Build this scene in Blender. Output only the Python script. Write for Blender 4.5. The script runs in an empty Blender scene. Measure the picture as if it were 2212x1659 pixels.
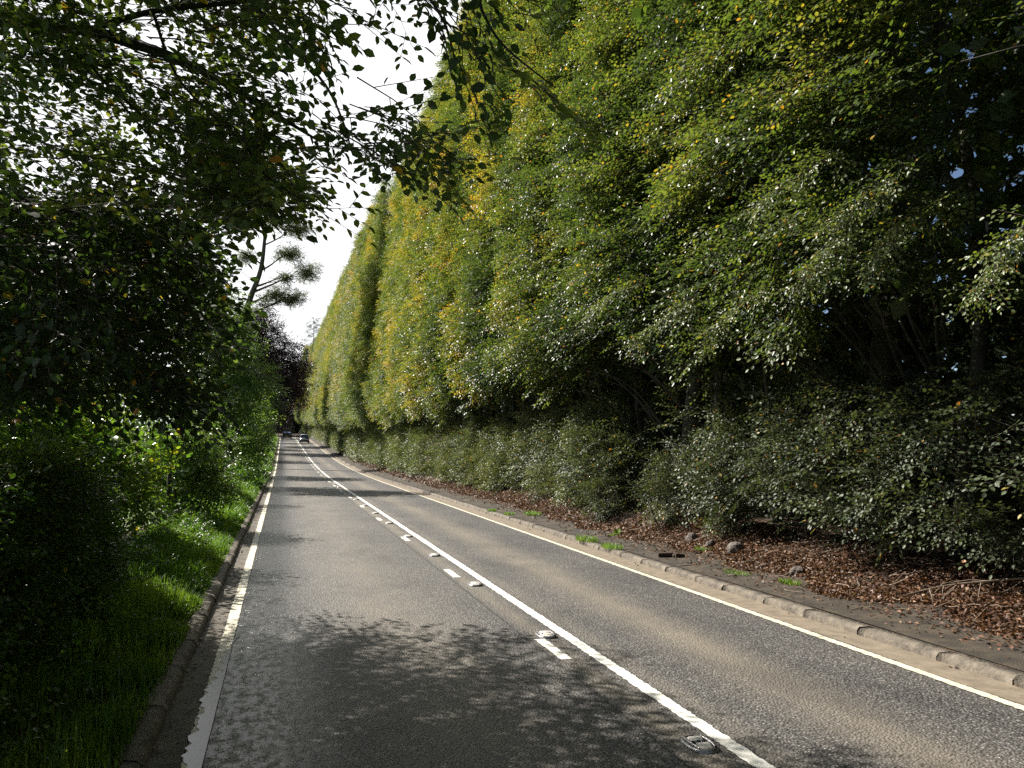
import bpy, bmesh, math
import numpy as np
from mathutils import Vector, Matrix, Euler

R = math.radians
sc = bpy.context.scene
col = sc.collection

# ------------------------------------------------------------------ camera
CAM_Z = 2.0
PITCH, YAW = 4.39, 15.61
cam_data = bpy.data.cameras.new('camera')
cam = bpy.data.objects.new('camera', cam_data)
col.objects.link(cam)
cam.location = (0, 0, CAM_Z)
cam.rotation_euler = (R(90 + PITCH), 0, R(-YAW))
cam_data.sensor_width = 36.0
cam_data.lens = 28.8
cam_data.clip_start = 0.05
cam_data.clip_end = 3000
sc.camera = cam

# ------------------------------------------------------------------ light
SUN_AZ, SUN_EL = 43.0, 38.5            # degrees to the left of the road direction, elevation
sdir = np.array([-math.sin(R(SUN_AZ)) * math.cos(R(SUN_EL)), math.cos(R(SUN_AZ)) * math.cos(R(SUN_EL)), math.sin(R(SUN_EL))])
world = bpy.data.worlds.new('World')
sc.world = world
world.use_nodes = True
wt = world.node_tree
wt.nodes.clear()
w_out = wt.nodes.new('ShaderNodeOutputWorld')
w_bg = wt.nodes.new('ShaderNodeBackground')
w_bg.inputs['Strength'].default_value = 0.05
sky = wt.nodes.new('ShaderNodeTexSky')
sky.sky_type = 'NISHITA'
sky.sun_disc = False
sky.sun_elevation = R(SUN_EL)
sky.sun_rotation = R(-SUN_AZ)
sky.air_density = 1.0
sky.dust_density = 0.4
sky.altitude = 2500
w_co = wt.nodes.new('ShaderNodeTexCoord')
w_map = wt.nodes.new('ShaderNodeMapping')
w_map.inputs['Scale'].default_value = (1.2, 1.2, 2.6)
w_noise = wt.nodes.new('ShaderNodeTexNoise')
w_noise.inputs['Scale'].default_value = 2.2
w_noise.inputs['Detail'].default_value = 7
w_noise.inputs['Roughness'].default_value = 0.55
w_ramp = wt.nodes.new('ShaderNodeValToRGB')
w_ramp.color_ramp.elements[0].position = 0.50
w_ramp.color_ramp.elements[1].position = 0.66
w_mix = wt.nodes.new('ShaderNodeMix')
w_mix.data_type = 'RGBA'
w_mix.inputs[7].default_value = (11.5, 11.6, 11.8, 1)
# clouds thicken towards the sun's side of the sky
w_dot = wt.nodes.new('ShaderNodeVectorMath'); w_dot.operation = 'DOT_PRODUCT'
w_dot.inputs[1].default_value = (-0.20, 0.93, 0.30)
w_mr = wt.nodes.new('ShaderNodeMapRange')
w_mr.inputs['From Min'].default_value = 0.76
w_mr.inputs['From Max'].default_value = 0.90
w_add = wt.nodes.new('ShaderNodeMath'); w_add.operation = 'MULTIPLY_ADD'
w_add.inputs[1].default_value = 0.32
wt.links.new(w_co.outputs['Generated'], w_map.inputs['Vector'])
wt.links.new(w_map.outputs['Vector'], w_noise.inputs['Vector'])
wt.links.new(w_co.outputs['Generated'], w_dot.inputs[0])
wt.links.new(w_dot.outputs['Value'], w_mr.inputs['Value'])
wt.links.new(w_mr.outputs['Result'], w_add.inputs[0])
wt.links.new(w_noise.outputs['Fac'], w_add.inputs[2])
wt.links.new(w_add.outputs['Value'], w_ramp.inputs['Fac'])
wt.links.new(w_ramp.outputs['Color'], w_mix.inputs['Factor'])
wt.links.new(sky.outputs['Color'], w_mix.inputs[6])
wt.links.new(w_mix.outputs[2], w_bg.inputs['Color'])
wt.links.new(w_bg.outputs['Background'], w_out.inputs['Surface'])

sun_data = bpy.data.lights.new('sun', 'SUN')
sun_data.energy = 5.0
sun_data.angle = R(0.5)
sun_data.color = (1.0, 0.94, 0.85)
sun = bpy.data.objects.new('sun', sun_data)
col.objects.link(sun)
sun.rotation_euler = Vector(sdir).to_track_quat('Z', 'Y').to_euler()
sun.location = Vector(sdir) * 60

sc.view_settings.view_transform = 'Standard'
sc.view_settings.look = 'None'
sc.view_settings.gamma = 1.0
sc.view_settings.use_curve_mapping = False
sc.view_settings.exposure = 1.15

sc.render.engine = 'CYCLES'
sc.cycles.max_bounces = 5
sc.cycles.diffuse_bounces = 2
sc.cycles.glossy_bounces = 2
sc.cycles.transmission_bounces = 3
sc.cycles.transparent_max_bounces = 4
sc.cycles.caustics_reflective = False
sc.cycles.caustics_refractive = False
sc.cycles.sample_clamp_indirect = 3.0
sc.cycles.use_denoising = False

# ------------------------------------------------------------------ geometry helpers
rng = np.random.default_rng(7)
_p, _w = R(PITCH), R(YAW)
C_F = np.array([math.sin(_w) * math.cos(_p), math.cos(_w) * math.cos(_p), math.sin(_p)])
C_R = np.array([math.cos(_w), -math.sin(_w), 0.0])
C_U = np.cross(C_R, C_F)
C_O = np.array([0, 0, CAM_Z])


def at(px, py, d):
    """a point of the place, d metres away along the line of sight, from where it was measured in the photograph"""
    return C_O + C_F * d + C_R * ((px - 1106) / 1770 * d) + C_U * ((829.5 - py) / 1770 * d)


def roadz(y):
    y = np.asarray(y, float)
    q = np.clip(y - 45, 0, 54)
    return q * q * 0.031 / 108 + np.clip(y - 99, 0, None) * 0.031


def roadx(y):
    y = np.asarray(y, float)
    q = np.clip(y - 205, 0, 60)
    return -q * q * 0.011


def smooth(a, b, x):
    t = np.clip((np.asarray(x, float) - a) / (b - a), 0, 1)
    return t * t * (3 - 2 * t)


def groundz(x, y):
    """height of the land beside the road"""
    x = np.asarray(x, float)
    y = np.asarray(y, float)
    xr = x - roadx(y)
    z = np.full(np.broadcast(x, y).shape, -0.06)
    left = 0.07 + 0.26 * smooth(-0.95, -2.1, xr) + 1.5 * smooth(-7, -26, xr)
    right = 0.09 + 0.02 * smooth(6.2, 6.9, xr) + 0.46 * smooth(6.95, 8.5, xr)
    z = np.where(xr < -0.86, left, z)
    z = np.where(xr > 6.05, right, z)
    return z + roadz(y)


_sines = np.random.default_rng(99).normal(size=(12, 3))
_sines /= np.linalg.norm(_sines, axis=1)[:, None]


def noise(P, wavelength, seed=0):
    """smooth lumpy field, about -1 to 1"""
    P = np.asarray(P, float) * (2 * math.pi / wavelength)
    r = np.random.default_rng(1000 + seed)
    out = 0
    for k in range(7):
        d = r.normal(size=3)
        d /= np.linalg.norm(d)
        out = out + np.sin(P @ d * r.uniform(0.7, 1.5) + r.uniform(0, 6.28))
    return out / 2.6


def unit(v):
    return v / np.maximum(np.linalg.norm(v, axis=-1, keepdims=True), 1e-9)


class Mesh:
    """collects quads and triangles with a tint per point, then links ONE mesh object"""

    def __init__(s):
        s.v, s.t, s.f, s.m, s.n = [], [], [], [], 0

    def add(s, V, F, mat=0, tint=0.5):
        V = np.asarray(V, float).reshape(-1, 3)
        F = np.asarray(F, np.int64)
        s.v.append(V)
        s.t.append(np.broadcast_to(np.asarray(tint, float), (len(V),)).copy())
        s.f.append(F + s.n)
        mm = np.asarray(mat, np.int32)
        s.m.append(np.broadcast_to(mm, (len(F),)).copy())
        s.n += len(V)

    def tube(s, pts, radii, sides=6, mat=0, tint=0.5, wob=0.0):
        pts = np.asarray(pts, float)
        n = len(pts)
        radii = np.broadcast_to(np.asarray(radii, float), (n,))
        T = np.gradient(pts, axis=0)
        T = unit(T)
        ref = np.array([0.3, 0.2, 1.0]) if abs(T[0][2]) < 0.8 else np.array([1.0, 0.1, 0.0])
        A = unit(np.cross(T, ref))
        B = np.cross(T, A)
        an = np.linspace(0, 2 * math.pi, sides, endpoint=False)
        ring = np.cos(an)[None, :, None] * A[:, None, :] + np.sin(an)[None, :, None] * B[:, None, :]
        rr = radii[:, None] * (1 + (wob * np.sin(3 * an + 1.0)[None, :] if wob else 0))
        V = pts[:, None, :] + ring * (rr if np.ndim(rr) == 2 else radii[:, None])[:, :, None]
        i = np.arange(n - 1)[:, None] * sides
        j = np.arange(sides)[None, :]
        j2 = (j + 1) % sides
        F = np.stack([i + j, i + j2, i + sides + j2, i + sides + j], -1).reshape(-1, 4)
        s.add(V.reshape(-1, 3), F, mat, tint)
        last = (n - 1) * sides
        cap = [[last, last + k, last + k + 1, last + k + 1] for k in range(1, sides - 1)]
        tri = np.array([[s.n - n * sides + a, s.n - n * sides + b, s.n - n * sides + c, -1] for a, b, c, _ in cap])
        s.f.append(tri)
        s.m.append(np.full(len(tri), mat, np.int32))

    def box(s, lo, hi, mat=0, tint=0.5):
        x0, y0, z0 = lo
        x1, y1, z1 = hi
        V = [(x0, y0, z0), (x1, y0, z0), (x1, y1, z0), (x0, y1, z0), (x0, y0, z1), (x1, y0, z1), (x1, y1, z1), (x0, y1, z1)]
        F = [(0, 3, 2, 1), (4, 5, 6, 7), (0, 1, 5, 4), (1, 2, 6, 5), (2, 3, 7, 6), (3, 0, 4, 7)]
        s.add(V, F, mat, tint)

    def data(s, name, mats, smooth_shade=False):
        me = bpy.data.meshes.new(name)
        V = np.concatenate(s.v)
        F = np.concatenate(s.f)
        M = np.concatenate(s.m)
        T = np.concatenate(s.t)
        tri = F[:, 3] < 0
        cnt = np.where(tri, 3, 4)
        start = np.concatenate([[0], np.cumsum(cnt)[:-1]])
        loops = F.reshape(-1)
        loops = loops[loops >= 0]
        me.vertices.add(len(V))
        me.vertices.foreach_set('co', V.astype(np.float32).ravel())
        me.loops.add(len(loops))
        me.loops.foreach_set('vertex_index', loops.astype(np.int32))
        me.polygons.add(len(F))
        me.polygons.foreach_set('loop_start', start.astype(np.int32))
        me.polygons.foreach_set('material_index', M)
        if smooth_shade:
            me.polygons.foreach_set('use_smooth', np.ones(len(F), bool))
        me.update(calc_edges=True)
        a = me.attributes.new('tint', 'FLOAT', 'POINT')
        a.data.foreach_set('value', T.astype(np.float32))
        for m in mats:
            me.materials.append(m)
        return me

    def build(s, name, mats, parent=None, smooth_shade=False):
        o = bpy.data.objects.new(name, s.data(name, mats if isinstance(mats, (list, tuple)) else [mats], smooth_shade))
        col.objects.link(o)
        if parent is not None:
            o.parent = parent
        return o


def tag(o, label=None, cat=None, group=None, kind=None):
    if label: o['label'] = label
    if cat: o['category'] = cat
    if group: o['group'] = group
    if kind: o['kind'] = kind
    return o


def empty(name, loc=(0, 0, 0), rz=0.0):
    o = bpy.data.objects.new(name, None)
    col.objects.link(o)
    o.location = tuple(float(c) for c in loc)
    o.rotation_euler = (0, 0, rz)
    return o


# ------------------------------------------------------------------ materials
def nodes_of(name):
    m = bpy.data.materials.new(name)
    m.use_nodes = True
    nt = m.node_tree
    nt.nodes.clear()
    return m, nt, nt.nodes.new, nt.links.new


def ramp_node(new, stops, interp='LINEAR'):
    r = new('ShaderNodeValToRGB')
    e = r.color_ramp.elements
    while len(e) < len(stops):
        e.new(0.5)
    for k, (p, c) in enumerate(stops):
        e[k].position = p
        e[k].color = (*c, 1) if len(c) == 3 else c
    r.color_ramp.interpolation = interp
    return r


def leaf_material(name, stops, rough=0.36, trans=0.32, spec=0.5, boost=1.5):
    m, nt, new, link = nodes_of(name)
    out = new('ShaderNodeOutputMaterial')
    at_ = new('ShaderNodeAttribute'); at_.attribute_name = 'tint'
    rp = ramp_node(new, stops)
    link(at_.outputs['Fac'], rp.inputs['Fac'])
    pb = new('ShaderNodeBsdfPrincipled')
    pb.inputs['Roughness'].default_value = rough
    pb.inputs['Specular IOR Level'].default_value = spec
    link(rp.outputs['Color'], pb.inputs['Base Color'])
    mul = new('ShaderNodeMix'); mul.data_type = 'RGBA'; mul.blend_type = 'MULTIPLY'
    mul.inputs['Factor'].default_value = 1.0
    mul.inputs[7].default_value = (boost * 1.1, boost * 1.1, boost * 0.5, 1)
    link(rp.outputs['Color'], mul.inputs[6])
    tr = new('ShaderNodeBsdfTranslucent')
    link(mul.outputs[2], tr.inputs['Color'])
    mx = new('ShaderNodeMixShader')
    mx.inputs['Fac'].default_value = trans
    link(pb.outputs['BSDF'], mx.inputs[1])
    link(tr.outputs['BSDF'], mx.inputs[2])
    link(mx.outputs['Shader'], out.inputs['Surface'])
    return m


def rough_material(name, stops, scale=6.0, detail=6, rough=0.85, bump=0.4, bump_scale=None, dist=0.02, stretch=(1, 1, 1), metallic=0.0, spec=0.4):
    """mottled solid: noise through a colour ramp, with bump"""
    m, nt, new, link = nodes_of(name)
    out = new('ShaderNodeOutputMaterial')
    co = new('ShaderNodeTexCoord')
    mp = new('ShaderNodeMapping'); mp.inputs['Scale'].default_value = stretch
    link(co.outputs['Object'], mp.inputs['Vector'])
    nz = new('ShaderNodeTexNoise')
    nz.inputs['Scale'].default_value = scale
    nz.inputs['Detail'].default_value = detail
    nz.inputs['Roughness'].default_value = 0.65
    link(mp.outputs['Vector'], nz.inputs['Vector'])
    rp = ramp_node(new, stops)
    link(nz.outputs['Fac'], rp.inputs['Fac'])
    pb = new('ShaderNodeBsdfPrincipled')
    pb.inputs['Roughness'].default_value = rough
    pb.inputs['Metallic'].default_value = metallic
    pb.inputs['Specular IOR Level'].default_value = spec
    link(rp.outputs['Color'], pb.inputs['Base Color'])
    nb = new('ShaderNodeTexNoise')
    nb.inputs['Scale'].default_value = bump_scale or scale * 4
    nb.inputs['Detail'].default_value = 5
    link(mp.outputs['Vector'], nb.inputs['Vector'])
    bp = new('ShaderNodeBump')
    bp.inputs['Strength'].default_value = bump
    bp.inputs['Distance'].default_value = dist
    link(nb.outputs['Fac'], bp.inputs['Height'])
    link(bp.outputs['Normal'], pb.inputs['Normal'])
    link(pb.outputs['BSDF'], out.inputs['Surface'])
    return m


BEECH = [(0.0, (0.018, 0.036, 0.012)), (0.28, (0.046, 0.080, 0.020)), (0.5, (0.108, 0.148, 0.031)),
         (0.68, (0.215, 0.21, 0.04)), (0.84, (0.40, 0.27, 0.03)), (1.0, (0.38, 0.15, 0.03))]
SKIRT = [(0.0, (0.022, 0.034, 0.016)), (0.28, (0.076, 0.103, 0.046)), (0.5, (0.140, 0.172, 0.074)),
         (0.68, (0.18, 0.19, 0.05)), (0.84, (0.36, 0.24, 0.04)), (1.0, (0.34, 0.12, 0.03))]
M_HEDGE = leaf_material('hedge_leaf', BEECH, rough=0.42, trans=0.34, boost=1.8, spec=0.45)
M_HEDGEFAR = leaf_material('hedge_leaf_far', BEECH, rough=0.55, trans=0.32, boost=1.7, spec=0.4)
M_SKIRT = leaf_material('skirt_leaf', SKIRT, rough=0.52, trans=0.22, spec=0.42)  # grey sheen of lit leaves put into the base colour
M_BEECH = leaf_material('beech_leaf', BEECH, rough=0.45, trans=0.46, boost=1.9)
M_MAPLE = leaf_material('maple_leaf', [(0, (0.028, 0.055, 0.02)), (0.5, (0.075, 0.13, 0.034)), (1, (0.16, 0.21, 0.04))], rough=0.4, trans=0.45, boost=1.8)
M_DARKTREE = leaf_material('dark_leaf', [(0, (0.010, 0.022, 0.010)), (0.5, (0.022, 0.045, 0.016)), (1, (0.05, 0.08, 0.02))], rough=0.5, trans=0.2)
M_COPPER = leaf_material('copper_leaf', [(0, (0.014, 0.008, 0.013)), (0.5, (0.034, 0.016, 0.025)), (1, (0.085, 0.03, 0.036))], rough=0.4, trans=0.2, boost=1.2)
M_OLIVE = leaf_material('olive_leaf', [(0, (0.035, 0.05, 0.022)), (0.5, (0.07, 0.095, 0.035)), (1, (0.12, 0.14, 0.05))], rough=0.5, trans=0.3)
M_SHRUB = leaf_material('shrub_leaf', [(0, (0.026, 0.066, 0.014)), (0.5, (0.075, 0.15, 0.024)), (0.85, (0.19, 0.25, 0.026)), (1, (0.36, 0.28, 0.02))], rough=0.33, trans=0.42, boost=1.7)
M_WEED = leaf_material('weed_leaf', [(0, (0.03, 0.07, 0.012)), (0.5, (0.08, 0.165, 0.024)), (1, (0.21, 0.30, 0.04))], rough=0.42, trans=0.42, boost=1.6)
M_LITTER = leaf_material('dead_leaf', [(0, (0.035, 0.020, 0.013)), (0.4, (0.095, 0.048, 0.028)), (0.75, (0.20, 0.098, 0.052)), (1, (0.36, 0.23, 0.14))], rough=0.6, trans=0.08)
M_BARK = rough_material('bark', [(0.3, (0.03, 0.026, 0.021)), (0.55, (0.07, 0.063, 0.053)), (0.75, (0.12, 0.115, 0.10))], scale=5, bump=0.5, stretch=(1, 1, 0.35))
M_DARKBARK = rough_material('dark_bark', [(0.3, (0.022, 0.019, 0.016)), (0.7, (0.07, 0.06, 0.05))], scale=8, bump=0.6, stretch=(1, 1, 0.4))
M_LIMB = rough_material('limb_bark', [(0.3, (0.010, 0.009, 0.008)), (0.7, (0.035, 0.031, 0.027))], scale=8, bump=0.6, stretch=(1, 1, 0.4))
M_TWIG = rough_material('twig', [(0.3, (0.035, 0.026, 0.018)), (0.7, (0.09, 0.065, 0.045))], scale=20, bump=0.2)
M_PALETWIG = rough_material('pale_twig', [(0.3, (0.14, 0.10, 0.07)), (0.7, (0.34, 0.27, 0.20))], scale=14, bump=0.2)
M_ROCK = rough_material('rock', [(0.3, (0.05, 0.042, 0.036)), (0.55, (0.13, 0.11, 0.095)), (0.75, (0.20, 0.17, 0.14))], scale=7, bump=0.9, dist=0.04)
M_KERB = rough_material('kerb_stone', [(0.3, (0.05, 0.042, 0.034)), (0.5, (0.13, 0.11, 0.085)), (0.75, (0.22, 0.19, 0.15))], scale=9, bump=0.8, bump_scale=30, dist=0.02)
M_SOIL = rough_material('soil', [(0.3, (0.018, 0.013, 0.009)), (0.6, (0.05, 0.036, 0.024)), (0.8, (0.085, 0.06, 0.04))], scale=5, bump=1.0, dist=0.05)
M_PATH = rough_material('old_tarmac', [(0.3, (0.024, 0.019, 0.014)), (0.5, (0.050, 0.041, 0.030)), (0.62, (0.078, 0.060, 0.040)), (0.8, (0.12, 0.086, 0.055))], scale=3.5, detail=10, bump=0.9, bump_scale=55, dist=0.015)


def asphalt_material():
    m, nt, new, link = nodes_of('asphalt')
    out = new('ShaderNodeOutputMaterial')
    pb = new('ShaderNodeBsdfPrincipled')
    geo = new('ShaderNodeNewGeometry')
    sep = new('ShaderNodeSeparateXYZ')
    link(geo.outputs['Position'], sep.inputs[0])

    def math_(op, a, b=None, c=None, clamp=False):
        n = new('ShaderNodeMath'); n.operation = op; n.use_clamp = clamp
        for k, v in enumerate((a, b, c)):
            if v is None: continue
            if isinstance(v, (int, float)): n.inputs[k].default_value = v
            else: link(v, n.inputs[k])
        return n.outputs[0]

    def nz(scale, detail=4, stretch=(1, 1, 1), rough=0.6):
        mp = new('ShaderNodeMapping'); mp.inputs['Scale'].default_value = stretch
        link(geo.outputs['Position'], mp.inputs['Vector'])
        n = new('ShaderNodeTexNoise'); n.inputs['Scale'].default_value = scale; n.inputs['Detail'].default_value = detail
        n.inputs['Roughness'].default_value = rough
        link(mp.outputs['Vector'], n.inputs['Vector'])
        return n.outputs['Fac']

    def mixc(f, a, b):
        n = new('ShaderNodeMix'); n.data_type = 'RGBA'
        if isinstance(f, (int, float)): n.inputs['Factor'].default_value = f
        else: link(f, n.inputs['Factor'])
        for k, v in ((6, a), (7, b)):
            if isinstance(v, tuple): n.inputs[k].default_value = (*v, 1)
            else: link(v, n.inputs[k])
        return n.outputs[2]

    X = sep.outputs['X']
    # stones of the chipped surface
    vo = new('ShaderNodeTexVoronoi'); vo.inputs['Scale'].default_value = 52
    link(geo.outputs['Position'], vo.inputs['Vector'])
    chips = new('ShaderNodeSeparateColor'); link(vo.outputs['Color'], chips.inputs[0])
    chip = ramp_node(new, [(0.0, (0.055, 0.053, 0.054)), (0.5, (0.115, 0.110, 0.107)), (0.85, (0.185, 0.176, 0.166)), (1.0, (0.38, 0.35, 0.32))])
    link(chips.outputs['Red'], chip.inputs['Fac'])
    gap = new('ShaderNodeMapRange'); gap.inputs['From Min'].default_value = 0.25; gap.inputs['From Max'].default_value = 0.75
    link(vo.outputs['Distance'], gap.inputs['Value'])
    base = mixc(gap.outputs['Result'], chip.outputs['Color'], (0.03, 0.029, 0.029))

    def band(c, w):
        d = math_('DIVIDE', math_('SUBTRACT', X, c), w)
        return math_('EXPONENT', math_('MULTIPLY', math_('MULTIPLY', d, d), -1.0))
    n_big = nz(0.5, 6, (1.0, 0.22, 1.0), 0.7)
    n_mid = nz(3.5, 8, (1.0, 0.5, 1.0), 0.75)
    dust = math_('MULTIPLY', band(4.08, 0.36), 0.95)
    dust = math_('ADD', dust, math_('MULTIPLY', band(1.25, 0.7), 0.62))
    dust = math_('ADD', dust, math_('MULTIPLY', band(2.68, 0.13), 1.0))
    dust = math_('ADD', dust, math_('MULTIPLY', band(3.12, 0.12), 0.5))
    dust = math_('ADD', dust, math_('MULTIPLY', band(5.80, 0.20), 2.2))
    dust = math_('MULTIPLY', dust, math_('MULTIPLY_ADD', n_big, 1.5, 0.05))
    dust = math_('MULTIPLY', dust, math_('MULTIPLY_ADD', n_mid, 1.5, 0.15))
    dust = math_('MINIMUM', math_('ADD', dust, math_('MULTIPLY', n_mid, 0.12)), 0.92)
    base = mixc(dust, base, (0.175, 0.152, 0.120))
    # rain water left along the low edge of the camber
    edge = math_('ADD', X, math_('MULTIPLY_ADD', nz(9.0, 8, (1, 0.45, 1), 0.8), -0.95, 0.48))
    wet = new('ShaderNodeMapRange'); wet.inputs['From Min'].default_value = 0.52; wet.inputs['From Max'].default_value = -0.02
    wet.inputs['To Min'].default_value = 0.0; wet.inputs['To Max'].default_value = 1.0
    link(edge, wet.inputs['Value'])
    wetf = wet.outputs['Result']
    pool = new('ShaderNodeMapRange'); pool.inputs['From Min'].default_value = 0.42; pool.inputs['From Max'].default_value = 0.55
    link(nz(13, 6, (1, 0.6, 1), 0.7), pool.inputs['Value'])
    wetp = math_('MULTIPLY', wetf, pool.outputs['Result'])
    base = mixc(math_('MULTIPLY', wetf, 0.55), base, (0.025, 0.026, 0.028))
    wob = math_('MULTIPLY_ADD', nz(1.5, 3), 0.05, -0.025)
    X0 = X
    X = math_('ADD', X0, wob)
    seam = math_('MAXIMUM', band(2.50, 0.016), math_('MULTIPLY', band(-0.40, 0.012), 0.8))
    base = mixc(math_('MULTIPLY', seam, math_('MULTIPLY_ADD', n_mid, 1.0, 0.25)), base, (0.014, 0.013, 0.013))
    X = X0
    worn = ramp_node(new, [(0.36, (0.72, 0.72, 0.73)), (0.5, (1, 1, 1)), (0.66, (1.22, 1.2, 1.17))])
    link(nz(0.9, 7, (1, 0.45, 1), 0.7), worn.inputs['Fac'])
    wmul = new('ShaderNodeMix'); wmul.data_type = 'RGBA'; wmul.blend_type = 'MULTIPLY'; wmul.inputs['Factor'].default_value = 1.0
    link(base, wmul.inputs[6]); link(worn.outputs['Color'], wmul.inputs[7])
    base = wmul.outputs[2]
    link(base, pb.inputs['Base Color'])
    link(math_('MULTIPLY_ADD', wetf, -0.36, 0.62), pb.inputs['Roughness'])
    pb.inputs['Specular IOR Level'].default_value = 0.45
    hgt = math_('MULTIPLY', vo.outputs['Distance'], -1.0)
    hgt = math_('ADD', hgt, math_('MULTIPLY', nz(120, 3), 0.5))
    bp = new('ShaderNodeBump'); bp.inputs['Distance'].default_value = 0.012
    link(math_('MULTIPLY_ADD', wetp, -0.55, 0.85), bp.inputs['Strength'])
    link(hgt, bp.inputs['Height'])
    link(bp.outputs['Normal'], pb.inputs['Normal'])
    link(pb.outputs['BSDF'], out.inputs['Surface'])
    return m


M_ASPHALT = asphalt_material()
M_WATER = rough_material('water_film', [(0.4, (0.03, 0.03, 0.032)), (0.6, (0.05, 0.05, 0.052))], scale=3, rough=0.22, bump=0.15, bump_scale=9, dist=0.004, spec=0.35)
M_GUTTER = rough_material('gutter', [(0.3, (0.05, 0.044, 0.036)), (0.5, (0.10, 0.086, 0.068)), (0.75, (0.17, 0.145, 0.11))], scale=4.5, detail=10, bump=0.5, bump_scale=60, dist=0.008)
M_TAN = rough_material('road_dirt', [(0.3, (0.13, 0.104, 0.076)), (0.5, (0.20, 0.163, 0.118)), (0.75, (0.27, 0.222, 0.165))], scale=6, detail=10, bump=0.4, bump_scale=70, dist=0.008)
M_WHITE = rough_material('line_paint', [(0.16, (0.35, 0.32, 0.26)), (0.30, (0.74, 0.72, 0.64)), (0.7, (0.80, 0.79, 0.73))], scale=11, detail=9, rough=0.6, bump=0.35, bump_scale=60, dist=0.006)
M_CREAM = rough_material('worn_line_paint', [(0.28, (0.22, 0.19, 0.13)), (0.42, (0.54, 0.50, 0.39)), (0.7, (0.70, 0.66, 0.54))], scale=11, detail=9, rough=0.65, bump=0.35, bump_scale=60, dist=0.006)
M_IRON = rough_material('worn_iron', [(0.3, (0.16, 0.15, 0.15)), (0.7, (0.38, 0.37, 0.37))], scale=30, rough=0.35, bump=0.2, metallic=0.85)
M_RUBBER = rough_material('pale_rubber', [(0.3, (0.45, 0.42, 0.37)), (0.7, (0.72, 0.70, 0.64))], scale=25, rough=0.6, bump=0.2)
M_LENS = rough_material('dark_lens', [(0.3, (0.01, 0.01, 0.012)), (0.7, (0.03, 0.03, 0.035))], scale=20, rough=0.2, bump=0.0)
M_WOODBIT = rough_material('wet_wood', [(0.3, (0.025, 0.014, 0.010)), (0.7, (0.08, 0.045, 0.03))], scale=12, bump=0.6, stretch=(1, 4, 4))


def ground_material():
    m, nt, new, link = nodes_of('land')
    out = new('ShaderNodeOutputMaterial')
    pb = new('ShaderNodeBsdfPrincipled'); pb.inputs['Roughness'].default_value = 0.9
    geo = new('ShaderNodeNewGeometry')
    sep = new('ShaderNodeSeparateXYZ'); link(geo.outputs['Position'], sep.inputs[0])
    n1 = new('ShaderNodeTexNoise'); n1.inputs['Scale'].default_value = 2.5; n1.inputs['Detail'].default_value = 9
    link(geo.outputs['Position'], n1.inputs['Vector'])
    soil = ramp_node(new, [(0.3, (0.020, 0.013, 0.008)), (0.5, (0.062, 0.036, 0.022)), (0.7, (0.11, 0.062, 0.036))])
    link(n1.outputs['Fac'], soil.inputs['Fac'])
    lawn = ramp_node(new, [(0.3, (0.06, 0.13, 0.015)), (0.7, (0.15, 0.24, 0.03))])
    link(n1.outputs['Fac'], lawn.inputs['Fac'])
    mr = new('ShaderNodeMapRange'); mr.inputs['From Min'].default_value = -3.6; mr.inputs['From Max'].default_value = -2.6
    mr.inputs['To Min'].default_value = 1; mr.inputs['To Max'].default_value = 0
    link(sep.outputs['X'], mr.inputs['Value'])
    mx = new('ShaderNodeMix'); mx.data_type = 'RGBA'
    link(mr.outputs['Result'], mx.inputs['Factor'])
    link(soil.outputs['Color'], mx.inputs[6]); link(lawn.outputs['Color'], mx.inputs[7])
    link(mx.outputs[2], pb.inputs['Base Color'])
    n2 = new('ShaderNodeTexNoise'); n2.inputs['Scale'].default_value = 18; n2.inputs['Detail'].default_value = 6
    link(geo.outputs['Position'], n2.inputs['Vector'])
    bp = new('ShaderNodeBump'); bp.inputs['Strength'].default_value = 1.0; bp.inputs['Distance'].default_value = 0.05
    link(n2.outputs['Fac'], bp.inputs['Height']); link(bp.outputs['Normal'], pb.inputs['Normal'])
    link(pb.outputs['BSDF'], out.inputs['Surface'])
    return m


M_LAND = ground_material()

# ------------------------------------------------------------------ the ground and the road
def sheet(name, xs, ys, zfun, mat, ragged=None, smooth_shade=True, curve=True, **tags):
    """a strip running along the road; ragged = (column, amount, wavelength list) wavers that edge"""
    xs = np.asarray(xs, float); ys = np.asarray(ys, float)
    Xg, Yg = np.meshgrid(xs, ys)
    Xg = Xg.copy()
    if ragged:
        r = np.random.default_rng(abs(hash(name)) % 1000 if False else len(name) * 17)
        for c, amp in ragged:
            Xg[:, c] += amp * (r.random(len(ys)) - 0.5)
    if curve:
        Xg = Xg + roadx(Yg)
    Z = zfun(Xg, Yg)
    V = np.stack([Xg, Yg, Z], -1).reshape(-1, 3)
    nx = len(xs)
    i = (np.arange(len(ys) - 1)[:, None] * nx + np.arange(nx - 1)[None, :]).reshape(-1)
    F = np.stack([i, i + 1, i + nx + 1, i + nx], -1)
    me = Mesh(); me.add(V, F)
    o = me.build(name, mat, smooth_shade=smooth_shade)
    return tag(o, **tags)


ys_all = np.concatenate([np.arange(-12, 40, 0.5), np.arange(40, 120, 2.0), np.arange(120, 300, 4.0)])
ys_far = np.concatenate([[-60, -40, -25], ys_all, [320, 380, 500, 800, 1200]])
gx = np.array([-900, -300, -120, -60, -35, -20, -12, -8, -5.5, -4.2, -3.2, -2.6, -2.1, -1.8, -1.5, -1.2, -1.0, -0.9, -0.80, -0.4, 2.9, 5.9, 6.02, 6.12, 6.4, 6.8, 7.1, 7.4, 7.8, 8.2, 8.6, 9.2, 10, 12, 16, 25, 45, 90, 250, 900])


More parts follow.
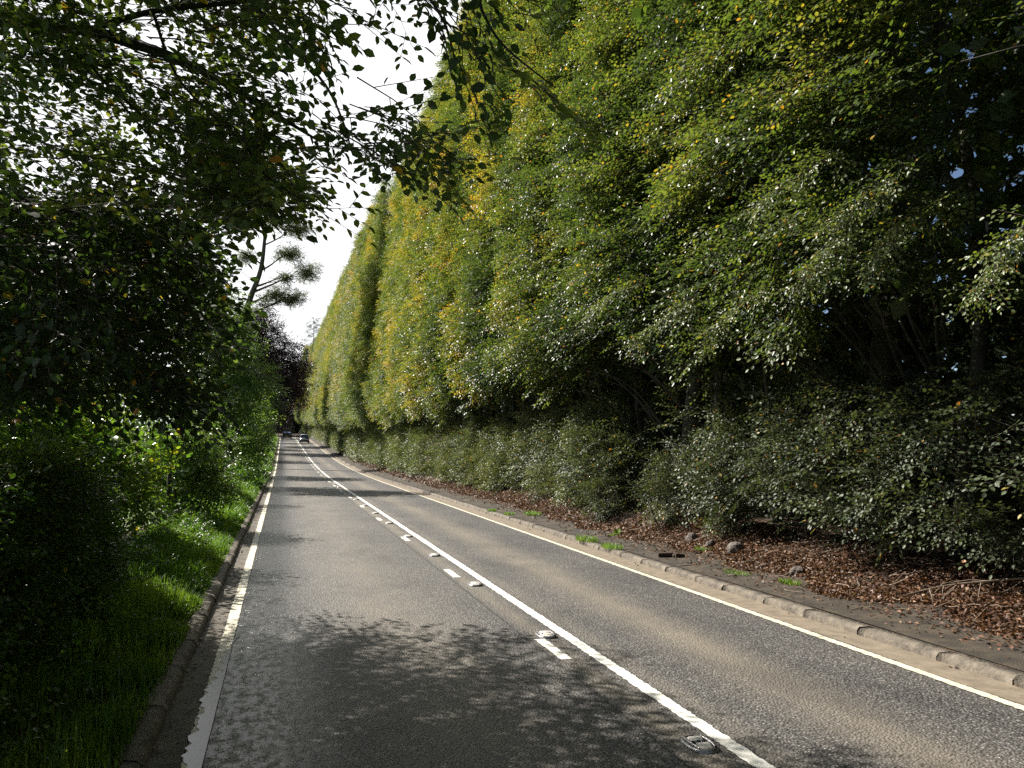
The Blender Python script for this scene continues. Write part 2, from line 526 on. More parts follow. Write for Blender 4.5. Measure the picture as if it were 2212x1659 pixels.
def land_z(x, y):
    z = groundz(x, np.minimum(y, 300))
    xr = x - roadx(y)
    P = np.stack([x, y, 0 * x], -1)
    bump = 0.05 * noise(P, 1.7, 3) + 0.03 * noise(P, 0.8, 4)
    return z + bump * (smooth(7.0, 7.8, xr) + smooth(-1.3, -2.0, xr))


sheet('ground', gx, ys_far, land_z, M_LAND, kind='structure', label='dark soil and lawn ground on both sides of the road', cat='ground')
sheet('road', np.linspace(-0.44, 5.62, 13), ys_all, lambda x, y: roadz(y) + 0.0 * x, M_ASPHALT, kind='structure', label='grey chipped asphalt road running straight to the far trees', cat='road')
yg = np.concatenate([np.arange(-12, 30, 0.12), np.arange(30, 300, 2.0)])
sheet('gutter', [-0.80, -0.62, -0.43], ys_all, lambda x, y: roadz(y) - 0.006 + 0 * x, M_GUTTER, kind='structure', label='dirty brown gutter strip beside the low kerb of the verge', cat='gutter')
sheet('road_edge', [5.58, 5.97], ys_all, lambda x, y: roadz(y) + 0.004 + 0 * x, M_TAN, ragged=[(0, 0.03)], kind='structure', label='pale brown dirt strip between edge line and stone kerb', cat='road edge')
ym = np.concatenate([np.arange(-6, 16, 0.035), np.arange(16, 40, 0.15), np.arange(40, 300, 2.0)])
line_z = lambda x, y: roadz(y) + 0.004 + 0 * x
sheet('road_marking', [2.885, 2.94, 3.005], ym, line_z, M_WHITE, ragged=[(0, 0.018), (2, 0.018)], kind='structure', label='solid white line along the middle of the road', cat='road marking')
sheet('road_marking', [-0.57, -0.515, -0.45], ym, line_z, M_CREAM, ragged=[(0, 0.018), (2, 0.012)], kind='structure', label='worn cream edge line beside the green verge', cat='road marking')
sheet('road_marking', [5.45, 5.5, 5.55], ym, lambda x, y: roadz(y) + 0.008 + 0 * x, M_CREAM, ragged=[(0, 0.018), (2, 0.018)], kind='structure', label='cream edge line below the stone kerb and hedge', cat='road marking')
# short white dashes beside the solid line
dm = Mesh()
rd = np.random.default_rng(5)
DASH_Y = [0, 7.9] + [7.9 + 5.06 * k for k in range(1, 44)]
for y0 in DASH_Y[1:]:
    yy = np.linspace(y0 - 0.42, y0 + 0.42, 25) if y0 < 30 else np.linspace(y0 - 0.42, y0 + 0.42, 3)
    j = rd.random((len(yy), 2)) * 0.016
    xa = 2.56 + j[:, 0] + roadx(yy); xb = 2.67 + j[:, 1] + roadx(yy)
    V = np.stack([np.stack([xa, yy, roadz(yy) + 0.004], -1), np.stack([xb, yy, roadz(yy) + 0.004], -1)], 1).reshape(-1, 3)
    i = np.arange(len(yy) - 1) * 2
    dm.add(V, np.stack([i, i + 1, i + 3, i + 2], -1))
tag(dm.build('road_marking', M_WHITE), kind='structure', label='short white dashes beside the solid centre line', cat='road marking')
# film of rain water that runs over the edge line close by
yw = np.arange(-5, 9.4, 0.02)
rw = np.random.default_rng(21)
lobes = 0.05 * np.abs(np.sin(yw * 9.0 + np.sin(yw * 2.3))) + 0.04 * np.abs(np.sin(yw * 14 + 1)) + 0.02 * np.sin(yw * 5) + 0.012 * np.sin(yw * 47)
left = -0.60 + np.clip((yw - 7.2) / 2.2, 0, 1) * 0.13 + lobes * 0.75
wm = Mesh()
V = np.stack([np.stack([left, yw, 0 * yw + 0.0075], -1), np.stack([0 * yw - 0.445, yw, 0 * yw + 0.0075], -1)], 1).reshape(-1, 3)
i = np.arange(len(yw) - 1) * 2
wm.add(V, np.stack([i, i + 1, i + 3, i + 2], -1))
tag(wm.build('water', M_WATER), kind='structure', label='thin film of water with a ragged edge at the road side', cat='water')


# kerbs: a row of stones with open joints, each its own slightly uneven block
def kerb(name, xa, xb, za, zb, y0, y1, length, label, uneven):
    m = Mesh()
    r = np.random.default_rng(11)
    y = y0
    while y < y1:
        L = length * r.uniform(0.75, 1.2) if y < 70 else 6.0
        dx, dz = r.normal(0, uneven, 2)
        n = 7 if y < 40 else 2
        yy = np.linspace(y + 0.006, y + L - 0.006, n)
        prof = np.array([(xa, -0.12), (xa, za - 0.035), (xa + 0.03 * np.sign(xb - xa), za), (xb, zb), (xb, -0.12)])
        ring = []
        for k, q in enumerate(yy):
            endk = 1.0 if 0 < k < n - 1 else 0.0
            p = prof.copy()
            jj = r.normal(0, uneven * 0.7, p.shape)
            jj[[0, 4]] = 0
            p = p + jj
            p[1:4, 1] += dz - (1 - endk) * 0.012
            p[:, 0] += dx
            ring.append(np.stack([p[:, 0] + roadx(q), np.full(5, q), p[:, 1] + roadz(q)], -1))
        V = np.concatenate(ring)
        F = []
        for k in range(n - 1):
            for a in range(4):
                F.append((k * 5 + a, k * 5 + a + 1, (k + 1) * 5 + a + 1, (k + 1) * 5 + a))
        F.append((0, 1, 2, 3)); F.append((0, 3, 4, 4))
        b = (n - 1) * 5
        F.append((b, b + 3, b + 2, b + 1))
        F2 = [f if len(set(f)) == 4 else (f[0], f[1], f[2], -1) for f in F]
        q = np.array(F2)
        neg = q < 0
        base = m.n
        m.v.append(V); m.t.append(np.full(len(V), 0.5)); q = q + base; q[neg] = -1
        m.f.append(q); m.m.append(np.zeros(len(q), np.int32)); m.n += len(V)
        y += L
    tag(m.build(name, M_KERB), kind='structure', label=label, cat='kerb')


kerb('kerb', 5.95, 6.12, 0.092, 0.095, -6, 225, 0.92, 'row of weathered stone kerb blocks below the beech hedge', 0.005)
kerb('kerb', -0.79, -0.94, 0.085, 0.105, -6, 225, 1.1, 'low sloping kerb half covered by the green verge', 0.003)
sheet('path', [6.11, 6.4, 6.75, 7.1], np.concatenate([np.arange(-4, 30, 0.08), np.arange(30, 300, 2.0)]), lambda x, y: groundz(np.maximum(x, 6.2), y) + 0.012 + 0.004 * np.sin(x * 5 + y), M_PATH, ragged=[(3, 0.16)], kind='structure', label='narrow strip of old brown tarmac path behind the kerb', cat='path')


# ------------------------------------------------------------------ foliage templates
def leaf_verts(P, D, N, L, W, six):
    S = np.cross(D, N)
    L = L[:, None]; W = W[:, None]
    if six:
        b = P
        l1 = P + D * L * 0.26 + S * W * 0.40 + N * W * 0.10
        l2 = P + D * L * 0.63 + S * W * 0.43 + N * W * 0.05
        tp = P + D * L - N * L * 0.10
        r2 = P + D * L * 0.63 - S * W * 0.43 + N * W * 0.05
        r1 = P + D * L * 0.26 - S * W * 0.40 + N * W * 0.10
        V = np.stack([b, l1, l2, tp, r2, r1], 1)
        F = np.array([[0, 1, 2, 3], [0, 3, 4, 5]])
    else:
        b = P
        l = P + D * L * 0.45 + S * W * 0.5 + N * W * 0.12
        tp = P + D * L - N * L * 0.08
        r = P + D * L * 0.45 - S * W * 0.5 + N * W * 0.12
        V = np.stack([b, l, tp, r], 1)
        F = np.array([[0, 1, 2, 3]])
    return V, F


def spray_template(r, L=0.1, n_side=6, n_leaf=5, six=True, wiggle=0.38, twigs=True, fan=0.95):
    """a flat spray one unit long: a main twig, side twigs and alternate leaves. -> leaf verts, faces, leaf id, twig verts, faces"""
    P, D, N = [], [], []
    TV, TF = [], []

    def twig(a, b, w0, w1):
        d = b - a
        s = np.cross(d / np.linalg.norm(d), [0, 0, 1]); s /= max(np.linalg.norm(s), 1e-6)
        u = np.array([0, 0, 1.0])
        k = len(TV)
        for p, w in ((a, w0), (b, w1)):
            TV.extend([p + s * w, p - s * w * 0.5 + u * w * 0.87, p - s * w * 0.5 - u * w * 0.87])
        for q in range(3):
            q2 = (q + 1) % 3
            TF.append((k + q, k + q2, k + 3 + q2, k + 3 + q))

    def main(t):
        return np.array([t, 0.06 * math.sin(t * 3.1), -0.14 * t * t])
    if twigs:
        for k in range(3):
            twig(main(k / 3), main((k + 1) / 3), 0.008 * (1 - k / 4), 0.008 * (1 - (k + 1) / 4))
    side = 1
    for k in range(n_side + 1):
        t = 0.16 + 0.84 * k / n_side
        a = main(t)
        if k == n_side:
            d = np.array([1, 0, -0.25])
        else:
            ang = side * r.uniform(0.55, fan)
            d = np.array([math.cos(ang), math.sin(ang), r.normal(-0.08, 0.14)])
        d /= np.linalg.norm(d)
        ln = (0.55 - 0.35 * abs(t - 0.45)) * r.uniform(0.7, 1.15) if k < n_side else 0.2
        b = a + d * ln + np.array([0, 0, -0.07 * ln])
        if twigs:
            twig(a, b, 0.0045, 0.002)
        m = n_leaf if k < n_side else max(2, n_leaf // 2)
        s2 = 1
        for j in range(m):
            u = (j + 0.7) / m
            pp = a + (b - a) * u
            ang = s2 * r.uniform(0.6, 1.1) if j < m - 1 else r.normal(0, 0.2)
            pl = np.cross([0, 0, 1], d)
            dd = d * math.cos(ang) + pl * math.sin(ang) + np.array([0, 0, r.normal(-0.12, 0.2)])
            P.append(pp); D.append(dd / np.linalg.norm(dd))
            N.append(np.array([0, 0, 1.0]) + r.normal(0, wiggle, 3))
            s2 = -s2
        side = -side
    P, D, N = np.array(P), np.array(D), np.array(N)
    N = unit(N - D * np.sum(N * D, 1)[:, None])
    Ls = L * r.uniform(0.7, 1.15, len(P))
    V, F = leaf_verts(P, D, N, Ls, Ls * r.uniform(0.60, 0.76, len(P)), six)
    k = V.shape[1]
    faces = (F[None] + (np.arange(len(P)) * k)[:, None, None]).reshape(-1, 4)
    return dict(V=V.reshape(-1, 3), F=faces, k=k, n=len(P), TV=np.array(TV).reshape(-1, 3), TF=np.array(TF, int).reshape(-1, 4))


_rt = np.random.default_rng(3)
T_FINE = [spray_template(_rt, 0.105, 6, 5, True) for _ in range(7)]
T_MID = [spray_template(_rt, 0.115, 6, 5, False) for _ in range(6)]
T_NOTWIG = [spray_template(_rt, 0.13, 5, 5, False, 0.5, False) for _ in range(6)]
T_BIG = [spray_template(_rt, 0.20, 4, 4, False, 0.5, False) for _ in range(6)]
T_BROAD = [spray_template(_rt, 0.17, 4, 4, True, 0.45, True) for _ in range(6)]


def frames(D, N, r=None, roll=0.0):
    D = unit(D)
    if roll:
        N = N + r.normal(0, roll, N.shape)
    N = unit(N - D * np.sum(N * D, 1)[:, None])
    S = np.cross(N, D)
    return np.stack([D, S, N], 1)          # rows: local x, y, z


def add_sprays(mesh, T, P, D, N, scale, tint, r, leaf_var=0.09, roll=0.25, twig_mat=1, odd=0.02):
    P = np.asarray(P, float)
    n = len(P)
    if n == 0: return
    A = frames(D, N, r, roll)
    scale = np.broadcast_to(np.asarray(scale, float), (n,))
    tint = np.broadcast_to(np.asarray(tint, float), (n,))
    which = r.integers(0, len(T), n)
    for k, t in enumerate(T):
        w = np.nonzero(which == k)[0]
        if not len(w): continue
        Aw = A[w] * scale[w][:, None, None]
        V = np.einsum('vi,nij->nvj', t['V'], Aw) + P[w][:, None, :]
        nl = t['n']
        tt = tint[w][:, None] + r.normal(0, leaf_var, (len(w), nl))
        o = r.random((len(w), nl)) < odd
        tt = np.where(o, r.uniform(0.7, 1.0, tt.shape), tt)
        tt = np.repeat(np.clip(tt, 0, 1), t['k'], axis=1)
        nv = V.shape[1]
        F = (t['F'][None] + (np.arange(len(w)) * nv)[:, None, None]).reshape(-1, 4)
        mesh.add(V.reshape(-1, 3), F, 0, tt.reshape(-1))
        if len(t['TV']):
            V = np.einsum('vi,nij->nvj', t['TV'], Aw) + P[w][:, None, :]
            nv = V.shape[1]
            F = (t['TF'][None] + (np.arange(len(w)) * nv)[:, None, None]).reshape(-1, 4)
            mesh.add(V.reshape(-1, 3), F, twig_mat, 0.5)


def add_loose(mesh, P, size, tint, r, mat=0):
    """single leaf-shaped faces turned every way"""
    n = len(P)
    D = unit(r.normal(size=(n, 3))); N = r.normal(size=(n, 3))
    N = unit(N - D * np.sum(N * D, 1)[:, None])
    size = np.broadcast_to(np.asarray(size, float), (n,))
    V, F = leaf_verts(P, D, N, size, size * 0.7, False)
    faces = (F[None] + (np.arange(n) * 4)[:, None, None]).reshape(-1, 4)
    mesh.add(V.reshape(-1, 3), faces, mat, np.repeat(np.broadcast_to(tint, (n,)), 4))


# ------------------------------------------------------------------ the tall beech hedge
def spline(pts, n=6):
    pts = np.asarray(pts, float)
    out = []
    for i in range(len(pts) - 1):
        p0 = pts[max(i - 1, 0)]; p1 = pts[i]; p2 = pts[i + 1]; p3 = pts[min(i + 2, len(pts) - 1)]
        for t in np.linspace(0, 1, n, endpoint=False):
            out.append(0.5 * ((2 * p1) + (-p0 + p2) * t + (2 * p0 - 5 * p1 + 4 * p2 - p3) * t * t + (-p0 + 3 * p1 - 3 * p2 + p3) * t ** 3))
    out.append(pts[-1])
    return np.array(out)


HEDGE_W = 6.5
HEDGE_TOP = 23.8


def hedge_face(z):
    """where the clipped face of the upper hedge stands, by height above the road"""
    return np.interp(z, [3.0, 4.0, 5.0, 6.5, 11.0, 24.5], [7.1, 6.75, 6.35, 6.2, 6.75, 8.35])


def hedge_tree(yc, W, lod, seed, wild=0.0, shoots=()):
    """trunk, crown and lower foliage meshes of one beech of the hedge, local to (8.9, yc, 0); lod 0 fine .. 3 coarse"""
    r = np.random.default_rng(seed)
    dist = math.hypot(7.0, yc)
    zvis = 2 + 0.60 * dist + 1.5
    z0r = float(roadz(yc))
    local = np.array([8.9, yc, 0.0])
    crown = Mesh()

    def up(n, za, zb, T, sc_lo, sc_hi, dmean, fullness=1.0):
        n = int(n)
        y = yc + r.uniform(-W / 2 - 0.35, W / 2 + 0.35, n)
        z = r.uniform(za, zb, n)
        u = 2 * (y - yc) / W
        P0 = np.stack([np.zeros(n) + (seed * 3.1 if lod == 3 else 0), y, z * 0.8], -1)
        skirt = 4.1 + 0.30 * noise(P0 * [1, 1, 0], 2.6, 5) + 0.25 * noise(P0 * [1, 1, 0], 0.9, 6)
        keep = z > skirt
        P1 = P0 * [1, 0.8, 1.9]
        bulge = 0.55 * noise(P0 * [1, 1, 1.2], 3.4, 1) + 0.55 * noise(P1, 1.7, 2)
        # hollows between neighbouring bulges are open and dark
        hol = 0.6 * noise(P1, 2.3, 9) + 0.6 * noise(P0 * [1, 0.7, 2.2], 1.2, 14)
        keep &= r.random(n) < np.clip(1.2 - 1.1 * np.maximum(0, hol - 0.1) * 2, 0.10, 1)
        seam = (0.35 if lod < 2 else 0.1) * np.abs(u) ** 4 + step + 0.12 * u
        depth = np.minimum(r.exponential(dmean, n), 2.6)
        x = hedge_face(z) + seam + 0.34 * bulge + depth
        y, z, x, depth, bulge, P0 = (a[keep] for a in (y, z, x, depth, bulge, P0))
        m = len(y)
        D = np.stack([-np.ones(m), r.normal(0.12, 0.55, m), r.normal(-0.22, 0.30, m) - 0.25 * smooth(5.5, 4.0, z)], -1)
        N = np.stack([-0.55 + r.normal(0, 0.25, m), r.normal(0.1, 0.3, m), np.ones(m)], -1)
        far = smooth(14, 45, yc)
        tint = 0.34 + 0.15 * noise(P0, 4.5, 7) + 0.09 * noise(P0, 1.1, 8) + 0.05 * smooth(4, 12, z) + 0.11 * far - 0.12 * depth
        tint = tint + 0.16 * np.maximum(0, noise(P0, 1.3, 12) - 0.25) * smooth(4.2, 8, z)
        P = np.stack([x + 0.55, y, z + z0r], -1) - local
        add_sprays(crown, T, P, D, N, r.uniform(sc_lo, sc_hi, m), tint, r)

    step = (-0.85 if yc > 66 else 0.0) + (-0.5 if 91 < yc < 140 else 0.0) + (1.5 if yc < 5 else 0.0) + r.normal(0, 0.07)
    area = W + 0.7
    if lod == 0:
        zc = min(zvis, HEDGE_TOP)
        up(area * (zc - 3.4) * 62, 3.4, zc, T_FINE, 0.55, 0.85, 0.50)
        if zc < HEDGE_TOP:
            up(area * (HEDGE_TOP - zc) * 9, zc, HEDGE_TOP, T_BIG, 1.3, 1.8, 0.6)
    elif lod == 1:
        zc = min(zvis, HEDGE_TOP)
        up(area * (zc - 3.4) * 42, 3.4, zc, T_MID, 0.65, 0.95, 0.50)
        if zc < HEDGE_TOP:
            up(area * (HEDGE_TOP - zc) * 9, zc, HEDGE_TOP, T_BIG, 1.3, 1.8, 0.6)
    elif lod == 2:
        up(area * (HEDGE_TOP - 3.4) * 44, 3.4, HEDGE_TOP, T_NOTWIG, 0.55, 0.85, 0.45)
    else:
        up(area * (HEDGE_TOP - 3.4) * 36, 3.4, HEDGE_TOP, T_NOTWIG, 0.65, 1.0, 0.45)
    # the body of the crown behind the face
    gapw = 0.32
    nb = int(W * 20 * 30 * (2.6 if lod < 2 else 1.2 if lod < 3 else 0.6))
    z = r.uniform(4.0, HEDGE_TOP - 0.3, nb)
    x = r.uniform(0.9, 6.0, nb) + hedge_face(z) + (0.4 if lod < 2 else 0)
    y = yc + r.uniform(-W / 2, W / 2, nb)
    P = np.stack([x, y, z + z0r], -1) - local
    ok = np.ones(nb, bool)
    if lod == 0 and 5 < yc < 16:                       # thin place in the near crown where sky shows through
        gap = (np.abs(y - 0.95 * (x - 7) - 7.2) < gapw) & (z > 4.6 + 0.45 * (x - 7)) & (z < 7.3 + 0.7 * (x - 7))
        ok = ~gap | (r.random(nb) < 0.5)
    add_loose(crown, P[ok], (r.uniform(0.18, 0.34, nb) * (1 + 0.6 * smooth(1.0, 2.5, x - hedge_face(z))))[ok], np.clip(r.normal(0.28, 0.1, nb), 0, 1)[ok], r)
    for pts in shoots:                             # long leafy shoots that hang out over the recess
        Q = spline(np.array(pts), 7)
        k = len(Q)
        tn = np.gradient(Q, axis=0)
        for rep_ in range(2):
            D = unit(tn) + r.normal(0, 0.45, (k, 3))
            N = np.stack([-0.5 + r.normal(0, 0.3, k), r.normal(-0.1, 0.3, k), np.ones(k)], -1)
            add_sprays(crown, T_FINE, Q - local - unit(D) * 0.1, D, N, r.uniform(0.36, 0.55, k) * np.linspace(1.15, 0.75, k), 0.40 + 0.1 * r.random(k), r)
    # lower part: clipped skirt around the foot of the stems
    low = Mesh()
    dens = {0: 62, 1: 50, 2: 32, 3: 18}[lod]
    T = {0: T_FINE, 1: T_MID, 2: T_NOTWIG, 3: T_NOTWIG}[lod]
    s_lo, s_hi = {0: (0.45, 0.72), 1: (0.5, 0.75), 2: (0.65, 0.9), 3: (0.9, 1.25)}[lod]
    n = int(area * 2.9 * dens)
    y = yc + r.uniform(-W / 2 - 0.2, W / 2 + 0.2, n)
    top = 3.35 + (0.75 if yc < 20 else 0.3) * noise(np.stack([0 * y, y, 0 * y], -1), 2.9, 26) + 0.15 * np.sin(y * 3.1)
    z = 0.42 + r.random(n) * (top - 0.42)
    P0 = np.stack([np.zeros(n) + (seed * 2.7 if lod == 3 else 0), y, z], -1)
    col_n = noise(np.stack([P0[:, 0], y, z * 0.35], -1), 2.2, 21) * (0.55 if yc < 14 else 1.0)      # upright columns, hollows between
    low_n = noise(P0, 0.9, 22)
    low2 = 0.8 * noise(P0, 1.5, 27)
    depth = np.minimum(r.exponential(0.30, n), 1.5)
    near = 1.0 if yc < 14 else 0.35 if yc < 20 else 0.0
    x = 7.75 - near * 0.25 * np.exp(-((z - 1.6) / 0.7) ** 2) + near * 0.9 * smooth(1.2, 0.5, z) + 0.22 * (z - 0.5) / 2.5 + (0.30 if yc < 20 else 0.17) * col_n + 0.16 * low_n + depth + 0.35 * smooth(0.9, 0.3, z) + 0.8 * smooth(2.2, 3.6, z) ** 2
    keep = r.random(n) < np.clip(1.15 - ((0.55 if yc < 20 else 0.3) + wild) * np.maximum(0, (col_n if yc > 16 else low2) - 0.05) * 2.2 - 0.55 * smooth(2.0, 3.4, z) - near * 0.85 * smooth(1.15, 0.7, z) - wild * 0.9 * smooth(1.3, 0.6, z) * (noise(P0 * [1, 1, 0], 2.0, 25) > -0.1), 0.04, 1)
    y, z, x, depth, P0 = (a[keep] for a in (y, z, x, depth, P0))
    m = len(y)
    D = np.stack([-np.ones(m), r.normal(0.1, 0.6, m), r.normal(0.05, 0.42, m)], -1)
    N = np.stack([-0.75 + r.normal(0, 0.3, m), r.normal(0.1, 0.35, m), np.ones(m)], -1)
    tint = (0.20 if yc < 16 else 0.26 if yc < 20 else 0.43) + 0.08 * noise(P0, 1.6, 23) + 0.05 * noise(P0, 4.0, 24) - 0.08 * depth  # near skirt tinted darker as if shaded, farther skirt paler as if sunlit
    P = np.stack([x + 0.2, y, z + z0r], -1) - local
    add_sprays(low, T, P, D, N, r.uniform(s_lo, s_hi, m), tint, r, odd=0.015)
    # dense dark leaves added behind the skirt and beneath the crown to block light
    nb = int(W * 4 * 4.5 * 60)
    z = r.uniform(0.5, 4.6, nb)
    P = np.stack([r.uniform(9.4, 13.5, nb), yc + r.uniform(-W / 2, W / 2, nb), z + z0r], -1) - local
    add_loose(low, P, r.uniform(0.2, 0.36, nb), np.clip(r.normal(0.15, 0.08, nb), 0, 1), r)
    # a few thin leafy shoots in the dark recess
    if lod < 2:
        n = int(W * 9)
        z = r.uniform(2.6, 4.6, n)
        y = yc + r.uniform(-W / 2, W / 2, n)
        P = np.stack([r.uniform(8.3, 9.3, n), y, z + z0r], -1) - local
        D = np.stack([-np.ones(n), r.normal(0, 0.6, n), r.normal(0.2, 0.5, n)], -1)
        N = np.stack([-0.5 * np.ones(n), r.normal(0, 0.4, n), np.ones(n)], -1)
        add_sprays(low, T, P, D, N, r.uniform(0.4, 0.65, n), np.clip(r.normal(0.28, 0.12, n), 0, 1), r, odd=0.08)
    # stems
    tr = Mesh()
    sides = 9 if lod < 2 else 5
    stems = 3 if lod < 2 else 1
    if lod < 2: stems = 4
    for k in range(stems):
        bx = (9.3, 8.75, 9.7, 8.95)[k] + r.normal(0, 0.07)
        by = yc + (0, -1.9, 0.9, 2.3)[k] + r.normal(0, 0.2)
        rad = (0.24, 0.10, 0.14, 0.08)[k]
        zz = np.linspace(0.15, HEDGE_TOP - 1.5 if k == 0 else r.uniform(5, 9), 14 if lod < 2 else 5)
        px = bx + 0.14 * np.sin(zz * 0.8 + k + seed) + 0.03 * zz * (k == 0)
        py = by + 0.16 * np.sin(zz * 0.6 + 2 * k)
        rr = rad * np.interp(zz, [0.15, 0.5, 1.2, 8, 24], [1.9, 1.3, 1.0, 0.7, 0.12])
        tr.tube(np.stack([px, py, zz + z0r], -1) - local, rr, sides, wob=0.06)
    nbr = 12 if 0 < yc < 5 else {0: 46, 1: 26, 2: 8, 3: 0}[lod]
    for k in range(nbr):
        y1 = yc + r.uniform(-W / 2, W / 2)
        zt = r.uniform(3.8, min(zvis, 15)) if k % 3 else r.uniform(3.4, 5.0)
        z1 = zt - r.uniform(0.3, 1.6)
        a = np.array([8.95, yc + 0.55 * (y1 - yc), z1])
        b = np.array([float(hedge_face(zt)) + 0.45, y1, zt])
        t = np.linspace(0, 1, 6)[:, None]
        mid = a * (1 - t) + b * t + np.stack([0 * t[:, 0], 0.12 * np.sin(t[:, 0] * 5 + k), 0.35 * np.sin(t[:, 0] * 3.0)], -1)
        mid[:, 2] += z0r
        tr.tube(mid - local, np.linspace(0.034, 0.007, 6) * r.uniform(0.6, 1.2), 5)
    if lod < 2:                                     # low crooked boughs near the foot
        for k in range(16):
            y1 = yc + r.uniform(-W / 2, W / 2)
            a = np.array([8.8, y1 + r.normal(0, 0.4), r.uniform(0.5, 2.0)])
            b = a + np.array([-r.uniform(0.5, 1.1), r.normal(0, 0.9), r.normal(0.25, 0.6)])
            t = np.linspace(0, 1, 6)[:, None]
            mid = a * (1 - t) + b * t + np.stack([0.05 * np.sin(t[:, 0] * 7 + k), 0.10 * np.sin(t[:, 0] * 5 + k), 0.12 * np.sin(t[:, 0] * 4 + 2 * k)], -1)
            mid[:, 2] = np.maximum(mid[:, 2], 0.45) + z0r
            tr.tube(mid - local, np.linspace(0.03, 0.008, 6) * r.uniform(0.5, 1.2), 5)
    return tr, crown, low


HEDGE_LABELS = [
    'nearest beech of the tall hedge, dark and open below, at the right edge',
    'second nearest hedge beech with glossy drooping sprays over a dark recess',
    'third hedge beech from the camera with yellow green upper leaves',
    'fourth hedge beech from the camera, over a gap with pale stems',
    'fifth hedge beech from the camera, above the pale clipped lower wall',
    'sixth hedge beech from the camera with yellowing upper leaves',
    'seventh hedge beech from the camera, orange tinged high up',
    'eighth hedge beech from the camera along the stone kerb',
    'ninth hedge beech from the camera along the stone kerb',
    'tenth hedge beech from the camera, beside the dark upright seam',
]
SHOOTS = {
    0: [[at(2260, 440, 8.0), at(2180, 520, 7.6), at(2115, 632, 7.3)]],
    1: [[at(2060, 420, 9.6), at(1980, 460, 9.2), at(1920, 510, 8.9), at(1885, 565, 8.7)], [at(1830, 470, 10.0), at(1780, 540, 9.6), at(1725, 612, 9.3)],
        [at(1960, 350, 9.6), at(1870, 420, 9.2), at(1800, 470, 8.9)], [at(1700, 590, 11.6), at(1610, 650, 11.2), at(1530, 725, 11.0)],
        [at(1800, 330, 10.0), at(1720, 380, 9.6), at(1640, 440, 9.4)]],
    2: [[at(1500, 640, 14.0), at(1430, 690, 13.6), at(1370, 745, 13.3)], [at(1400, 600, 15.0), at(1320, 640, 14.6), at(1260, 690, 14.3)]],
}
GROUP_H = 'beeches of the tall roadside hedge'
far_proto = {}
for i in list(range(34)) + [-1, -2]:
    yc = 4.5 + HEDGE_W * i
    root = empty('beech_tree', (8.9 + float(roadx(yc)), yc, 0.0))
    lab = HEDGE_LABELS[i] if 0 <= i < len(HEDGE_LABELS) else 'hedge beech beside the camera, nearer than the dark open one' if i < 0 else 'tall clipped beech in the far stretch of the hedge, past the tenth'
    tag(root, lab, 'tree', GROUP_H)
    lod = 3 if i < 0 else 0 if i < 4 else 1 if i < 7 else 2 if i < 12 else 3
    if i < 12:
        tr, cr, lo = hedge_tree(yc, HEDGE_W, lod, 40 + i, wild=(0.0, 0.06, 0.22, 0.10)[i] if 0 <= i < 4 else 0.0, shoots=SHOOTS.get(i, ()))
        tr.build('trunk', M_BARK, root, True)
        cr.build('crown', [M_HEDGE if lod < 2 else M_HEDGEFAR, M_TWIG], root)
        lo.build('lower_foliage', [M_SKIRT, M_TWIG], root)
        if i >= 9:
            far_proto[i] = None
    else:
        key = i % 4
        if key not in far_proto or far_proto[key] is None:
            base_y = yc
            tr, cr, lo = hedge_tree(150.0, HEDGE_W, 3, 140 + key)
            zb = float(roadz(150.0))
            far_proto[key] = (tr.data('trunk', [M_BARK]), cr.data('crown', [M_HEDGEFAR, M_TWIG]), lo.data('lower_foliage', [M_SKIRT, M_TWIG]), zb)
        a, b, c, zb = far_proto[key]
        root.location.z = float(roadz(yc)) - zb
        flip = -1 if (i // 4) % 2 else 1
        for nm, me in (('trunk', a), ('crown', b), ('lower_foliage', c)):
            o = bpy.data.objects.new(nm, me); col.objects.link(o); o.parent = root
            o.scale = (1, flip, 1)

# ------------------------------------------------------------------ the beech overhanging from the left
def in_poly(poly, n, r):
    poly = np.asarray(poly, float)
    lo, hi = poly.min(0), poly.max(0)
    out = []
    while len(out) < n:
        p = lo + r.random((400, 2)) * (hi - lo)
        x, y = p[:, 0], p[:, 1]
        ins = np.zeros(400, bool)
        j = len(poly) - 1
        for i in range(len(poly)):
            xi, yi = poly[i]; xj, yj = poly[j]
            c = ((yi > y) != (yj > y)) & (x < (xj - xi) * (y - yi) / (yj - yi + 1e-9) + xi)
            ins ^= c
            j = i
        out.extend(p[ins].tolist())
    return np.array(out[:n])


def poly_area(poly):
    p = np.asarray(poly, float)
    x, y = p[:, 0], p[:, 1]
    return 0.5 * abs(np.dot(x, np.roll(y, -1)) - np.dot(y, np.roll(x, -1)))


